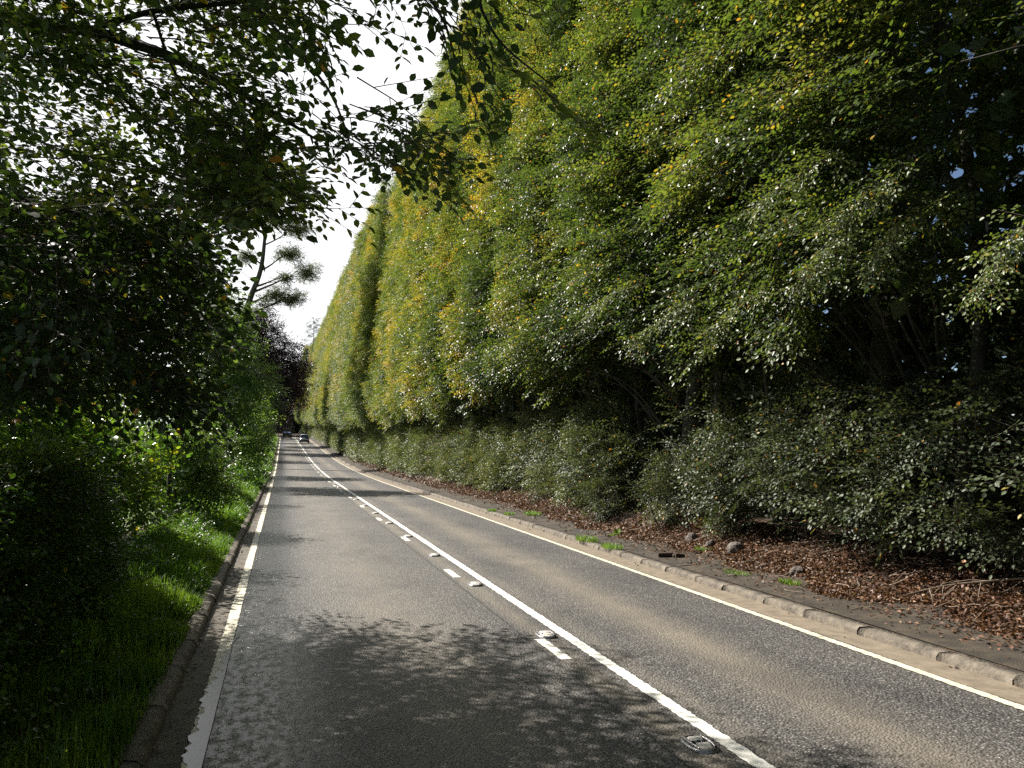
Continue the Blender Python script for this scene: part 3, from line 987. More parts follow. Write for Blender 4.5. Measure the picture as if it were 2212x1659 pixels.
near_root = empty('beech_tree', (-6.6, 10.2, 0.3))
tag(near_root, 'dark overhanging beech at the left whose limbs reach across the road', 'tree')
NR = np.array([-6.6, 10.2, 0.3])
rn = np.random.default_rng(17)
nc = Mesh()
REGIONS = [
    # outline, near and far distance, leaf layers, droop, tint, T, scale
    ([(-250, 380), (130, 420), (330, 430), (430, 490), (455, 640), (420, 760), (400, 850), (300, 835), (100, 840), (-250, 830)], 6.3, 11.5, 5.0, -0.25, 0.12, T_FINE, 0.85),  # dark mass: low tint paints in the shade of the canopy above
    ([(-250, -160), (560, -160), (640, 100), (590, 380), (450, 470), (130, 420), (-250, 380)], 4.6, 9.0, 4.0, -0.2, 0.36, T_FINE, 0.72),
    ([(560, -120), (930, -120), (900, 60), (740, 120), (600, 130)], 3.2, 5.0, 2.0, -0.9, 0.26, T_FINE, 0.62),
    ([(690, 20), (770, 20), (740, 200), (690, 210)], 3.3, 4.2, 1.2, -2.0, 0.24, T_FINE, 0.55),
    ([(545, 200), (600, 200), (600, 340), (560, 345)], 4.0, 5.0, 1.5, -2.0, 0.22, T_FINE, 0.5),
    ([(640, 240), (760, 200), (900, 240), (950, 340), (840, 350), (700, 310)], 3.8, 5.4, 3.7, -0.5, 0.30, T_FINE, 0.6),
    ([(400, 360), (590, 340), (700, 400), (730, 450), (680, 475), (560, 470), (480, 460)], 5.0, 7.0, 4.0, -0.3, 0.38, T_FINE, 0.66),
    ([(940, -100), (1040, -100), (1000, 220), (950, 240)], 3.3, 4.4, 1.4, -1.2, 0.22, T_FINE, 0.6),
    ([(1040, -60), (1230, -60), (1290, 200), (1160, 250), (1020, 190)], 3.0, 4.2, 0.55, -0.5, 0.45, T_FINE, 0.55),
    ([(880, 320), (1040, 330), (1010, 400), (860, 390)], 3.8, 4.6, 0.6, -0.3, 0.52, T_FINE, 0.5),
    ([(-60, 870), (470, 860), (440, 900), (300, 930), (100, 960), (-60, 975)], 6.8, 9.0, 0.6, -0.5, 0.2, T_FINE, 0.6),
]
for poly, d0, d1, layers, droop, tint, T, scl in REGIONS:
    dm_ = 0.5 * (d0 + d1)
    area = poly_area(poly) * (dm_ / 1770) ** 2
    leaf_area = np.mean([t['n'] for t in T]) * 0.5 * 0.62 * (0.097 * scl) ** 2
    n = int(layers * area / (leaf_area * 0.75))
    q = in_poly(poly, n, rn)
    d = rn.uniform(d0, d1, n)
    P = np.array([at(a[0], a[1], dd) for a, dd in zip(q, d)])
    m = len(P)
    hd = unit(P - np.array([-6.6, 10.2, 5.0])) * 1.0
    D = hd * [1, 1, 0.2] + rn.normal(0, 0.45, (m, 3)) * [1, 1, 0.4] + np.array([0, 0, droop])
    # the spray hangs back from its tip, so that the tip stays where it was placed
    D = unit(D)
    sc_ = scl * rn.uniform(0.8, 1.2, m)
    N = np.stack([0.25 + rn.normal(0, 0.4, m), -0.45 + rn.normal(0, 0.4, m), 0.75 + 0 * d], -1)
    if layers < 4.2:
        kp = noise(P, 1.0, 33) > 0.0
        P, D, N, sc_, m = P[kp], D[kp], N[kp], sc_[kp], int(kp.sum())
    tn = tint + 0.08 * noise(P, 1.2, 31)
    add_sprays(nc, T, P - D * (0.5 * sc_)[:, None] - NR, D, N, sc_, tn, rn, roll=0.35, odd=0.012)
# the rest of the crown, above and to the left of the picture, that shades the near road
nS = 1250
gxr = rn.uniform(-6.0, 7.5, nS * 5)
gyr = rn.uniform(-8.0, 11.0, nS * 5)
zz = rn.uniform(5.2, 12.0, nS * 5)
bound = 8.3 - 1.6 * np.clip(gxr, -0.3, 2.9) + 0.55 * np.sin(gxr * 2.6) + 0.35 * np.sin(gxr * 5.3 + 1)
bound = np.where(gxr < -0.8, 6.6, bound)
k_ = sdir[:2] / sdir[2]
P = np.stack([gxr + zz * k_[0], gyr + zz * k_[1], zz], -1)
rel = P - C_O
dz_ = rel @ C_F
px_ = 1106 + 1770 * (rel @ C_R) / np.maximum(dz_, 0.1)
py_ = 829.5 - 1770 * (rel @ C_U) / np.maximum(dz_, 0.1)
outside = (dz_ < 0.3) | (py_ < -330 * 6 / np.maximum(dz_, 1)) | (px_ < -160)
P = np.concatenate([P[(gyr < bound) & outside][:nS], P[(gyr < 1.4) & (gxr > 1.5) & outside][nS // 2:nS // 2 + 900]])  # second batch: unseen overhead sprays added to dim skylight on verge and road
m = len(P)
D = unit(P - np.array([-6.6, 10.2, 6.0])) + rn.normal(0, 0.4, (m, 3)) * [1, 1, 0.4] + [0, 0, -0.2]
add_sprays(nc, T_BIG, P - unit(D) * 0.5 - NR, D, np.stack([rn.normal(0, 0.3, m), rn.normal(0, 0.3, m), np.ones(m)], -1), rn.uniform(0.9, 1.3, m), 0.34, rn)
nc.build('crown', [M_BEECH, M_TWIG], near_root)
nt_ = Mesh()
zz = np.linspace(0, 11, 12)
nt_.tube(np.stack([0.2 * np.sin(zz * 0.5), 0.15 * np.sin(zz * 0.4 + 1), zz], -1), np.interp(zz, [0, 0.6, 2, 11], [0.62, 0.42, 0.35, 0.08]), 12, wob=0.05)
T0 = NR + np.array([0.0, 0.0, 4.2])


def spline(pts, n=6):
    pts = np.asarray(pts, float)
    out = []
    for i in range(len(pts) - 1):
        p0 = pts[max(i - 1, 0)]; p1 = pts[i]; p2 = pts[i + 1]; p3 = pts[min(i + 2, len(pts) - 1)]
        for t in np.linspace(0, 1, n, endpoint=False):
            out.append(0.5 * ((2 * p1) + (-p0 + p2) * t + (2 * p0 - 5 * p1 + 4 * p2 - p3) * t * t + (-p0 + 3 * p1 - 3 * p2 + p3) * t ** 3))
    out.append(pts[-1])
    return np.array(out)


LIMBS = [
    ([T0, at(-200, 30, 6.6), at(0, 42, 6.2), at(170, 62, 5.9), at(300, 98, 5.7), at(400, 135, 5.5), at(520, 200, 5.2), at(610, 256, 5.05), at(690, 305, 4.9)], 0.068, 0.006),
    ([at(190, 66, 5.9), at(330, 24, 5.6), at(540, 0, 5.3), at(700, -40, 5.0)], 0.026, 0.010),
    ([T0 - [0, 0, 1.0], at(-200, 430, 7.6), at(120, 450, 7.4), at(250, 500, 7.4), at(360, 560, 7.6), at(470, 640, 7.8)], 0.06, 0.008),
    ([T0 - [0, 0, 1.6], at(-200, 640, 8.4), at(100, 610, 8.2), at(300, 570, 8.4), at(420, 520, 8.6), at(520, 500, 8.8)], 0.05, 0.008),
    ([T0 - [0, 0, 2.0], at(-150, 760, 8.0), at(150, 740, 7.8), at(350, 790, 8.0), at(450, 860, 8.2)], 0.045, 0.006),
    ([at(20, 45, 6.2), at(90, 110, 6.0), at(230, 180, 6.2), at(380, 330, 6.4), at(470, 430, 6.5)], 0.018, 0.005),
    ([at(130, 58, 6.0), at(220, 170, 5.8), at(330, 300, 5.8), at(430, 360, 5.9)], 0.013, 0.004),
    ([at(330, 24, 5.6), at(380, 160, 5.4), at(470, 260, 5.3), at(560, 330, 5.2)], 0.012, 0.004),
    ([at(540, 0, 5.3), at(620, 90, 4.9), at(700, 180, 4.5), at(740, 260, 4.4), at(760, 330, 4.4)], 0.012, 0.004),
    ([at(700, -40, 5.0), at(860, -60, 4.4), at(950, 30, 4.0), at(985, 140, 3.9)], 0.014, 0.004),
    ([at(700, -40, 5.0), at(1000, -80, 4.0), at(1040, 20, 3.7), at(1090, 100, 3.6), at(1200, 190, 3.5)], 0.012, 0.003),
    ([at(520, 200, 5.2), at(540, 330, 5.2), at(600, 400, 5.4), at(690, 450, 5.6)], 0.014, 0.004),
]
for pts, r0, r1 in LIMBS:
    S_ = spline(np.array(pts))
    nt_.tube(S_ - NR, np.linspace(r0, r1, len(S_)), 7)
nt_.build('trunk', M_LIMB, near_root, True)


# ------------------------------------------------------------------ free-standing trees
def tree(name, label, base, top, clumps, mats, trunk_r, T, scale, dens, seed, tint=0.4, lean=(0, 0), bark=None, group=None, droop=-0.15, cat='tree', path=None, shell=0.55):
    """clumps: (x, y, z, rx, ry, rz) relative to the base"""
    r = np.random.default_rng(seed)
    base = np.asarray(base, float)
    root = tag(empty(name, base), label, cat, group)
    tm = Mesh()
    n = 10
    t = np.linspace(0, 1, n)
    if path is None:
        pts = np.stack([lean[0] * t ** 1.3 + 0.15 * np.sin(t * 5 + seed), lean[1] * t + 0.15 * np.sin(t * 4 + 2 * seed), top * t - 0.2], -1)
    else:
        pts = spline(np.array(path), 5)
    rad = trunk_r * np.interp(np.linspace(0, 1, len(pts)), [0, 0.08, 0.3, 1], [1.5, 1.05, 0.85, 0.12])
    tm.tube(pts, rad, 9, wob=0.05)
    crown = Mesh()
    for c in clumps:
        cx, cy, cz, rx, ry, rz = c
        cen = np.array([cx, cy, cz])
        zi = np.clip(cz - 0.45 * rz - 0.25 * math.hypot(cx, cy), 0.25 * top, 0.95 * top) if top > 0 else 0
        k = np.argmin(np.abs(pts[:, 2] - zi))
        a = pts[k]
        tt = np.linspace(0, 1, 7)[:, None]
        limb = a * (1 - tt) + cen * tt + np.stack([0.1 * rx * np.sin(tt[:, 0] * 5), 0.1 * ry * np.sin(tt[:, 0] * 4 + 1), 0.12 * rz * np.sin(tt[:, 0] * 3.1)], -1)
        tm.tube(limb, np.linspace(max(rad[k] * 0.5, 0.02), 0.012, 7), 5)
        for q in range(5):
            e = cen + unit(r.normal(size=3)) * np.array([rx, ry, rz]) * 0.8
            j = limb[r.integers(2, 6)]
            tm.tube(np.array([j, 0.5 * (j + e) + [0, 0, 0.06 * rz], e]), [max(rad[k] * 0.16, 0.01), max(rad[k] * 0.1, 0.008), 0.005], 4)
        vol = (rx * ry + ry * rz + rx * rz) / 3 * 4 * math.pi
        m = int(vol * dens)
        u = unit(r.normal(size=(m, 3)))
        rr = shell + (1 - shell) * r.random(m) ** 0.7
        rr = np.where(r.random(m) < 0.25, r.random(m) * 0.8, rr)
        lump = 1 + 0.22 * noise(u * 2.0 + cen * 0.37, 1.6, seed % 50)
        Pl = cen + u * (rr * lump)[:, None] * [rx, ry, rz]
        keep = noise(Pl + seed, 0.55 * (rx + ry), 41) > -0.75
        Pl, u = Pl[keep], u[keep]
        m = len(Pl)
        D = u * [1, 1, 0.4] + r.normal(0, 0.45, (m, 3)) + [0, 0, droop]
        N = u * 0.5 + r.normal(0, 0.3, (m, 3)) + [0, 0, 0.9]
        tn = tint + 0.14 * noise(Pl + seed, 0.9 * rx, 42) + 0.06 * u[:, 2]
        s_ = scale * r.uniform(0.75, 1.25, m)
        add_sprays(crown, T, Pl - unit(D) * (0.5 * s_)[:, None], D, N, s_, tn, r, roll=0.4)
    tm.build('trunk', bark or M_DARKBARK, root, True)
    crown.build('crown', [mats, M_TWIG], root)
    return root


def gz(x, y):
    return float(groundz(np.array(x), np.array(y)))


def blob(r, n, R_, h0, h1, spread, rz=None):
    """n clump tuples filling a roundish crown of radius R_ between heights h0 and h1"""
    out = []
    for k in range(n):
        a = 2.4 * k + r.uniform(-0.5, 0.5)
        f = (k + 0.5) / n
        z = h0 + (h1 - h0) * f
        w = R_ * math.sin(math.pi * (0.18 + 0.74 * f)) * spread
        q = r.uniform(0.45, 1.0) * w if k < n - 1 else 0
        s = R_ * r.uniform(0.38, 0.55)
        out.append((q * math.cos(a), q * math.sin(a), z, s, s, s * 0.75))
    return out


rb = np.random.default_rng(23)
# mid-green tree right behind the bush, beside the verge
tree('maple_tree', 'mid green leafy tree on the verge just beyond the bright roadside bush', (-3.0, 43, gz(-3.0, 43)), 8.0, blob(rb, 11, 2.9, 1.4, 8.6, 0.75), M_MAPLE, 0.16, T_NOTWIG, 0.9, 8.5, 201, tint=0.42)
tree('maple_tree', 'low mid green tree behind the garden shrubs', (-8.5, 33, gz(-8.5, 33)), 6.0, blob(rb, 9, 3.4, 1.2, 6.6, 0.8), M_MAPLE, 0.18, T_NOTWIG, 0.9, 7.0, 202, tint=0.55)
tree('maple_tree', 'bright leafed garden tree glimpsed through the dark beech sprays', (-14, 27, gz(-14, 27)), 5.0, blob(rb, 9, 3.3, 1.5, 6.2, 0.8), M_SHRUB, 0.18, T_NOTWIG, 0.9, 6.5, 203, tint=0.6)
tree('maple_tree', 'dark green tree leaning over the verge beyond the mid green one', (-3.4, 58, gz(-3.4, 58)), 8.0, blob(rb, 9, 3.0, 1.2, 7.6, 0.8), M_DARKTREE, 0.2, T_NOTWIG, 1.1, 6.0, 204, tint=0.6)
# tall tree with the bare curved trunk against the sky
bz = gz(-4.2, 75)
px_path = [(-0.5, 0, 0), (0.0, 0, 6), (0.5, 0, 11.5), (1.2, 0, 14.5), (2.0, 0, 17), (2.3, 0, 20), (2.4, 0, 24), (2.4, 0, 27.5)]
cl = [(4.4, -0.4, 18.6, 1.5, 1.4, 0.8), (6.0, 0.3, 17.2, 1.3, 1.3, 1.0), (3.2, 0.4, 15.0, 1.4, 1.2, 0.9), (4.8, 0.5, 14.8, 1.3, 1.2, 1.0), (4.2, 0.2, 16.6, 0.9, 1.0, 0.6), (5.2, 0, 21.0, 1.5, 1.2, 0.9), (0.8, 0, 18.2, 0.8, 1.2, 0.6), (1.6, 0.3, 25.5, 1.6, 1.5, 1.5), (2.2, 0, 24.0, 1.3, 1.2, 1.0), (1.3, 0, 27.6, 1.2, 1.2, 1.2), (3.0, 0, 21.6, 1.1, 1.2, 0.6), (-0.8, 0.0, 22.3, 1.4, 1.4, 1.1), (-1.6, 0.4, 14.0, 1.2, 1.3, 1.0)]
tree('tall_tree', 'tall sparse tree with a bare curved trunk against the white sky', (-4.2, 75, bz), 27.5, cl, M_OLIVE, 0.36, T_NOTWIG, 0.7, 15, 205, tint=0.45, path=px_path, shell=0.0, bark=M_BARK)
# copper beech over the road
cl = [(0, 0, 6, 3.6, 3.4, 3.2), (2.6, -1, 9.0, 3.4, 3.0, 2.6), (-1.5, 0, 11, 3.4, 3.2, 3.0), (2.6, 0, 13.0, 3.2, 3.0, 2.4), (0.3, 0, 15.5, 2.8, 2.8, 2.4), (4.6, 0.5, 7.5, 2.2, 2.4, 1.7), (-2.2, 0, 15.5, 2.2, 2.4, 2.0), (0.0, 0.4, 18.3, 1.8, 1.8, 1.6), (4.9, 0.5, 11.0, 1.8, 2, 1.3)]
tree('copper_beech', 'purple leaved copper beech hanging over the far part of the road', (-3.2, 112, gz(-3.2, 112)), 17, cl, M_COPPER, 0.45, T_NOTWIG, 1.5, 3.6, 206, tint=0.45, bark=M_DARKBARK)
cl = blob(rb, 10, 5.0, 3.5, 15.0, 0.75)
tree('copper_beech', 'second copper beech in the row, half hidden behind the first', (-2.6, 140, gz(-2.6, 140)), 15, cl, M_COPPER, 0.4, T_NOTWIG, 1.7, 2.6, 207, tint=0.35)
ROW = [(-4.6, 90, 7.5, 3.0), (-4.5, 126, 8.0, 3.2), (-4.4, 160, 8.5, 3.4), (-4.4, 182, 9.0, 3.6), (-4.4, 204, 10, 3.6)]
for k, (x, y, h, rr) in enumerate(ROW):
    tree('roadside_tree', 'small dark tree in the far roadside row beyond the tall sparse tree', (x, y, gz(x, y)), h * 0.9, blob(rb, 9, rr, 0.6, h, 0.8), M_DARKTREE if k % 2 else M_MAPLE, 0.2, T_NOTWIG, 1.4, 3.2, 220 + k, tint=0.45, group='far roadside row of small trees')
FAR = [(-14, 236, 19, 6.5), (-4, 248, 21, 7), (4.0, 256, 22, 6.5), (11, 250, 22, 6.5), (-24, 250, 20, 7), (20, 262, 22, 7)]
for k, (x, y, h, rr) in enumerate(FAR):
    tree('dark_tree', 'broad dark tree closing the far end of the road', (x, y, float(roadz(min(y, 300)))), h * 0.9, blob(rb, 15, rr, 0.2, h, 0.85), M_DARKTREE, 0.4, T_BIG, 2.0, 1.7, 240 + k, tint=0.4, group='dark trees across the far end of the road')

# spindly conifer beside the far end of the hedge
cz0 = float(roadz(232))
conif = tag(empty('conifer_tree', (7.6, 232, cz0)), 'thin dark conifer with wispy branches above the far end of the road', 'tree')
tm = Mesh(); tm.tube(np.array([[0, 0, -0.2], [0.2, 0, 15], [0.1, 0, 33]]), [0.4, 0.25, 0.04], 7); tm.build('trunk', M_DARKBARK, conif, True)
cm = Mesh(); rc = np.random.default_rng(77)
for k in range(90):
    z = 9 + 24 * (k / 90) ** 0.9
    ln = 0.8 + 5.2 * (1 - (z - 9) / 26)
    a = k * 2.4 + rc.normal(0, 0.3)
    d = np.array([math.cos(a), math.sin(a), rc.normal(0.02, 0.12)])
    m = int(5 + ln * 4)
    tpos = np.linspace(0.15, 1, m)
    P = np.array([0.15, 0, z]) + d[None] * (tpos * ln)[:, None] + np.stack([0 * tpos, 0 * tpos, -0.5 * tpos ** 2 + 0.3 * tpos ** 4], -1)
    D = np.tile(d, (m, 1)) + rc.normal(0, 0.35, (m, 3))
    add_sprays(cm, T_NOTWIG, P, D, np.tile([0, 0, 1.0], (m, 1)), rc.uniform(0.8, 1.2, m), 0.25, rc)
cm.build('crown', [M_DARKTREE, M_TWIG], conif)


# ------------------------------------------------------------------ shrubs, verge and garden hedge on the left
def shrub(label, base, clumps, mat, T, scale, dens, seed, tint, name='leafy_shrub', stems=7, cat='shrub', group=None, droop=0.1):
    r = np.random.default_rng(seed)
    root = tag(empty(name, base), label, cat, group)
    st, fo = Mesh(), Mesh()
    for (cx, cy, cz, rx, ry, rz) in clumps:
        cen = np.array([cx, cy, cz])
        for q in range(stems):
            e = cen + unit(r.normal(size=3)) * np.array([rx, ry, rz]) * 0.85
            b = np.array([cx * 0.4 + r.normal(0, 0.12), cy * 0.4 + r.normal(0, 0.12), -0.05])
            st.tube(spline(np.array([b, 0.5 * (b + e) + r.normal(0, 0.08, 3), e]), 4), np.linspace(0.016, 0.004, 9), 5)
        m = int((rx * ry + ry * rz + rx * rz) / 3 * 12.6 * dens)
        u = unit(r.normal(size=(m, 3)))
        rr = 0.55 + 0.5 * r.random(m)
        lump = 1 + 0.25 * noise(u * 1.7 + cen, 1.3, seed % 40)
        Pl = cen + u * (rr * lump)[:, None] * [rx, ry, rz]
        Pl = Pl[Pl[:, 2] > 0.08]; u = unit(Pl - cen); m = len(Pl)
        D = u + r.normal(0, 0.4, (m, 3)) + [0, 0, droop]
        N = u * 0.4 + r.normal(0, 0.35, (m, 3)) + [0, 0, 0.9]
        s_ = scale * r.uniform(0.75, 1.25, m)
        add_sprays(fo, T, Pl - unit(D) * (0.6 * s_)[:, None], D, N, s_, tint + 0.15 * noise(Pl, 0.6, 51), r, roll=0.4)
    st.build('stems', M_TWIG, root, True)
    fo.build('foliage', [mat, M_TWIG], root)
    return root


shrub('bright glossy leafed bush bulging towards the road at the verge', (-2.35, 20.5, gz(-2.35, 20.5)), [(0, 0, 1.0, 0.95, 1.0, 0.85), (0.45, -0.3, 1.65, 0.6, 0.7, 0.55), (0.75, 0.3, 0.9, 0.45, 0.6, 0.5), (-0.5, 0.4, 1.7, 0.7, 0.8, 0.6)], M_SHRUB, T_FINE, 0.65, 16, 301, 0.45)
shrub('large broad leafed bush standing behind the clipped garden hedge', (-4.7, 13.6, gz(-4.7, 13.6)), [(0, 0, 1.7, 1.5, 1.5, 1.1), (1.2, 0.6, 1.6, 1.0, 1.1, 0.9), (-1.3, 0.3, 1.5, 1.1, 1.2, 0.9), (0.3, 1.2, 2.5, 1.0, 1.0, 0.7)], M_SHRUB, T_BROAD, 0.72, 9, 302, 0.45)
shrub('yellow tipped bush between the garden hedge and the glossy bush', (-3.2, 15.4, gz(-3.2, 15.4)), [(0, 0, 1.3, 1.1, 1.1, 0.9), (0.7, -0.4, 1.0, 0.7, 0.8, 0.7), (-0.3, 0.5, 2.1, 0.9, 0.9, 0.7)], M_SHRUB, T_BROAD, 0.62, 11, 303, 0.6)
shrub('pale leafed bush far back in the garden at the left edge', (-10.5, 18.5, gz(-10.5, 18.5)), [(0, 0, 1.5, 1.6, 1.4, 1.0), (1.8, 0, 1.3, 1.1, 1.2, 0.9), (-1.8, 0.5, 1.9, 1.4, 1.2, 1.0)], M_SHRUB, T_BROAD, 0.75, 7, 304, 0.55)
shrub('dark bush under the mid green tree beside the verge', (-2.9, 30, gz(-2.9, 30)), [(0, 0, 0.9, 1.0, 1.3, 0.8), (0.4, 1.0, 1.6, 0.9, 1.0, 0.8), (-0.6, -0.6, 1.8, 1.0, 1.0, 0.8)], M_MAPLE, T_MID, 0.75, 10, 305, 0.35)
shrub('low dark bush at the road edge under the farther trees', (-2.4, 51, gz(-2.4, 51)), [(0, 0, 0.9, 1.0, 1.6, 0.8), (0.2, 3.0, 1.1, 1.1, 1.6, 1.0), (-0.5, -2.5, 1.0, 1.0, 1.5, 0.8)], M_MAPLE, T_NOTWIG, 0.9, 7, 306, 0.3)

# clipped garden hedge, its shaded faces and sunlit top put into the leaf tint
gh = tag(empty('garden_hedge', (-2.75, 6.0, 0.33)), 'low clipped garden hedge in deep shade with a yellow green sunlit top', 'hedge')
rg = np.random.default_rng(61)
gf = Mesh()
n = 5200
y = rg.uniform(-3.0, 11.5, n)
hw = 0.80 * np.sqrt(np.clip((11.8 - y) / 1.4, 0.05, 1)) + 0.05
ht = 1.50 - 0.55 * smooth(9.4, 11.7, y) + 0.05 * np.sin(y * 1.7)
# points on the top or one of the two faces
w = rg.random(n)
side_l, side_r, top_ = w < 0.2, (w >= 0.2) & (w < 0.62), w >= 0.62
x = np.where(side_l, -hw, np.where(side_r, hw, rg.uniform(-1, 1, n) * hw))
z = np.where(top_, ht, rg.uniform(0.05, 1.0, n) * ht)
x = x * (1 - 0.12 * (z / ht) ** 3) + rg.normal(0, 0.06, n)
z = z + rg.normal(0, 0.05, n) - 0.10 * (np.abs(x) / 0.85) ** 3 * top_
P = np.stack([x, y - 6.0, z], -1)
out_ = np.stack([np.where(top_, 0.3 * x, np.sign(x)), rg.normal(0, 0.3, n), np.where(top_, 1.0, 0.25)], -1)
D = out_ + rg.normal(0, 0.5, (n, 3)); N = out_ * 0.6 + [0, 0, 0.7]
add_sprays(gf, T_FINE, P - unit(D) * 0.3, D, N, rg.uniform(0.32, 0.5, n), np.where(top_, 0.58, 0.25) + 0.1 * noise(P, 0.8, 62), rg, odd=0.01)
nb = 9000
yb = rg.uniform(-3, 11.1, nb)
Pb = np.stack([rg.uniform(-0.6, 0.6, nb), yb - 6, rg.random(nb) * (1.35 - 0.55 * smooth(9.4, 11.4, yb))], -1)
add_loose(gf, Pb, rg.uniform(0.12, 0.22, nb), 0.15, rg)
gs = Mesh()
for k in range(26):
    yk = -3 + 13.2 * k / 25 - 6
    for q in range(3):
        e = np.array([rg.uniform(-0.55, 0.55), yk + rg.normal(0, 0.25), rg.uniform(0.6, 1.0)])
        gs.tube(spline(np.array([[0, yk, -0.1], [e[0] * 0.3, yk + 0.05, 0.5], e]), 4), np.linspace(0.022, 0.006, 9), 5)
gs.build('stems', M_TWIG, gh, True)
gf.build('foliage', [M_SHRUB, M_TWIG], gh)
# old post beside the glossy bush
pm = Mesh()
pm.tube(np.array([[0, 0, -0.2], [0.01, 0, 0.5], [0.02, 0.01, 1.0], [0.025, 0.01, 1.32], [0.025, 0.01, 1.35]]), [0.042, 0.040, 0.039, 0.038, 0.025], 8)
po = pm.build('fence_post', M_LIMB, None, True)
po.location = (-2.3, 18.6, gz(-2.3, 18.6) - 0.2)
tag(po, 'old dark wooden post in the weeds beside the glossy bush', 'post')

# ------------------------------------------------------------------ weeds and grass of the verge
def blades(mesh, P, h, r, tint, width=0.007, lean=0.5):
    n = len(P)
    a = r.uniform(0, 6.283, n)
    d = np.stack([np.cos(a), np.sin(a), 0 * a], -1)
    s = np.stack([-np.sin(a), np.cos(a), 0 * a], -1)
    h = np.broadcast_to(h, (n,))
    ln = (lean * r.random(n) * h)[:, None]
    w = np.broadcast_to(width, (n,))[:, None]
    u = np.array([0, 0, 1.0])
    b0, b1 = P - s * w, P + s * w
    m0 = P + d * ln * 0.35 + u * (h * 0.6)[:, None]
    t = P + d * ln * 1.2 + u * (h * (1 - 0.25 * r.random(n)))[:, None]
    V = np.stack([b0, b1, m0 + s * w * 0.8, m0 - s * w * 0.8, t], 1).reshape(-1, 3)
    k = np.arange(n) * 5
    F1 = np.stack([k, k + 1, k + 2, k + 3], -1)
    mesh.add(V, F1, 0, np.repeat(np.broadcast_to(tint, (n,)), 5))
    F2 = np.stack([k + 3 + mesh.n - len(V), k + 2 + mesh.n - len(V), k + 4 + mesh.n - len(V), -np.ones(n, int)], -1)
    mesh.f.append(F2); mesh.m.append(np.zeros(n, np.int32))


rv = np.random.default_rng(81)
vm = Mesh()
for (ya, yb, nbl, hh, ww) in ((2.5, 9, 14000, 0.20, 0.005), (9, 18, 26000, 0.20, 0.005), (18, 34, 20000, 0.22, 0.008), (34, 90, 14000, 0.28, 0.018), (90, 225, 9000, 0.4, 0.05)):
    n = nbl
    y = rv.uniform(ya, yb, n)
    x = -0.90 - rv.random(n) ** 1.1 * 1.5
    P = np.stack([x + roadx(y), y, groundz(x + roadx(y), y) - 0.01], -1)
    lump = np.clip(1 + 0.5 * noise(P, 0.9, 82), 0.3, 1.9)
    edge = smooth(-0.88, -1.12, x)
    blades(vm, P, hh * lump * (0.35 + 0.65 * edge) * rv.uniform(0.6, 1.4, n), rv, np.clip(0.58 + 0.18 * noise(P, 1.4, 83) + rv.normal(0, 0.1, n), 0, 1), ww)
tag(vm.build('grass', M_WEED), 'bright green grass growing along the verge beside the kerb', 'grass', kind='stuff')
wm = Mesh()
for (ya, yb, nw, T, s0, s1) in ((3, 18, 1500, T_BROAD, 0.18, 0.34), (18, 36, 1000, T_BROAD, 0.25, 0.42), (36, 90, 900, T_NOTWIG, 0.5, 0.8)):
    y = rv.uniform(ya, yb, nw)
    x = -1.02 - rv.random(nw) ** 0.8 * 1.6
    P = np.stack([x, y, groundz(x, y)], -1)
    hgt = rv.uniform(0.02, 0.30, nw) * smooth(-1.1, -1.9, x) + 0.01
    hgt *= np.clip(1 + 0.7 * noise(P, 1.6, 84), 0.2, 2)
    P[:, 2] += hgt
    keep = (noise(P * [1, 1, 0], 1.2, 85) > -0.35) & (rv.random(nw) < 0.25 + 0.75 * smooth(-1.15, -1.6, x))
    P = P[keep]; m = len(P)
    D = np.stack([rv.normal(0.25, 0.7, m), rv.normal(-0.1, 0.7, m), rv.normal(0.35, 0.3, m)], -1)
    N = np.stack([rv.normal(0, 0.3, m), rv.normal(0, 0.3, m), np.ones(m)], -1)
    add_sprays(wm, T, P, D, N, rv.uniform(s0, s1, m), np.clip(0.30 + 0.2 * noise(P, 1.0, 86), 0, 1), rv, roll=0.4)
tag(wm.build('weeds', [M_WEED, M_TWIG]), 'mass of nettles and broad leaved weeds on the verge below the bushes', 'weeds', kind='stuff')

# rough lawn grass far left is only glimpsed, the lawn colour is the ground's own

# ------------------------------------------------------------------ leaf litter, twigs, stones on the right bank
rl = np.random.default_rng(91)
lm = Mesh()
for (ya, yb, nl, s) in ((3.5, 16, 42000, 0.055), (16, 40, 26000, 0.075), (40, 110, 7000, 0.14)):
    y = rl.uniform(ya, yb, nl)
    x = 6.98 + np.abs(rl.normal(0, 0.72, nl)) + 0.18 * noise(np.stack([0 * y, y, 0 * y], -1), 2.5, 92)
    sc_ = rl.random(nl) < 0.07
    x = np.where(sc_, 7.3 - np.abs(rl.normal(0, 0.42, nl)), x)
    x = np.maximum(x, 6.16)
    P = np.stack([x, y, land_z(x, y) + rl.uniform(0.004, 0.04, nl)], -1)
    P[:, 2] = np.where(x < 7.15, groundz(np.maximum(x, 6.2), y) + 0.022, P[:, 2])
    D = rl.normal(size=(nl, 3)) * [1, 1, 0.35]
    N = np.stack([rl.normal(0, 0.45, nl), rl.normal(0, 0.45, nl), np.ones(nl)], -1)
    A = frames(D, N)
    L = s * rl.uniform(0.6, 1.2, nl)
    V, F = leaf_verts(P, A[:, 0], A[:, 2], L, L * 0.65, False)
    V[:, [1, 3], 2] += 0.12 * L[:, None]
    faces = (F[None] + (np.arange(nl) * 4)[:, None, None]).reshape(-1, 4)
    lm.add(V.reshape(-1, 3), faces, 0, np.repeat(np.clip(rl.normal(0.45, 0.24, nl), 0, 1), 4))
nl = 260                                             # strays blown into the gutter and on to the road edge
y = rl.uniform(3.5, 32, nl); x = np.where(rl.random(nl) < 0.8, -0.80 + np.abs(rl.normal(0, 0.12, nl)), 5.95 - np.abs(rl.normal(0, 0.15, nl)))
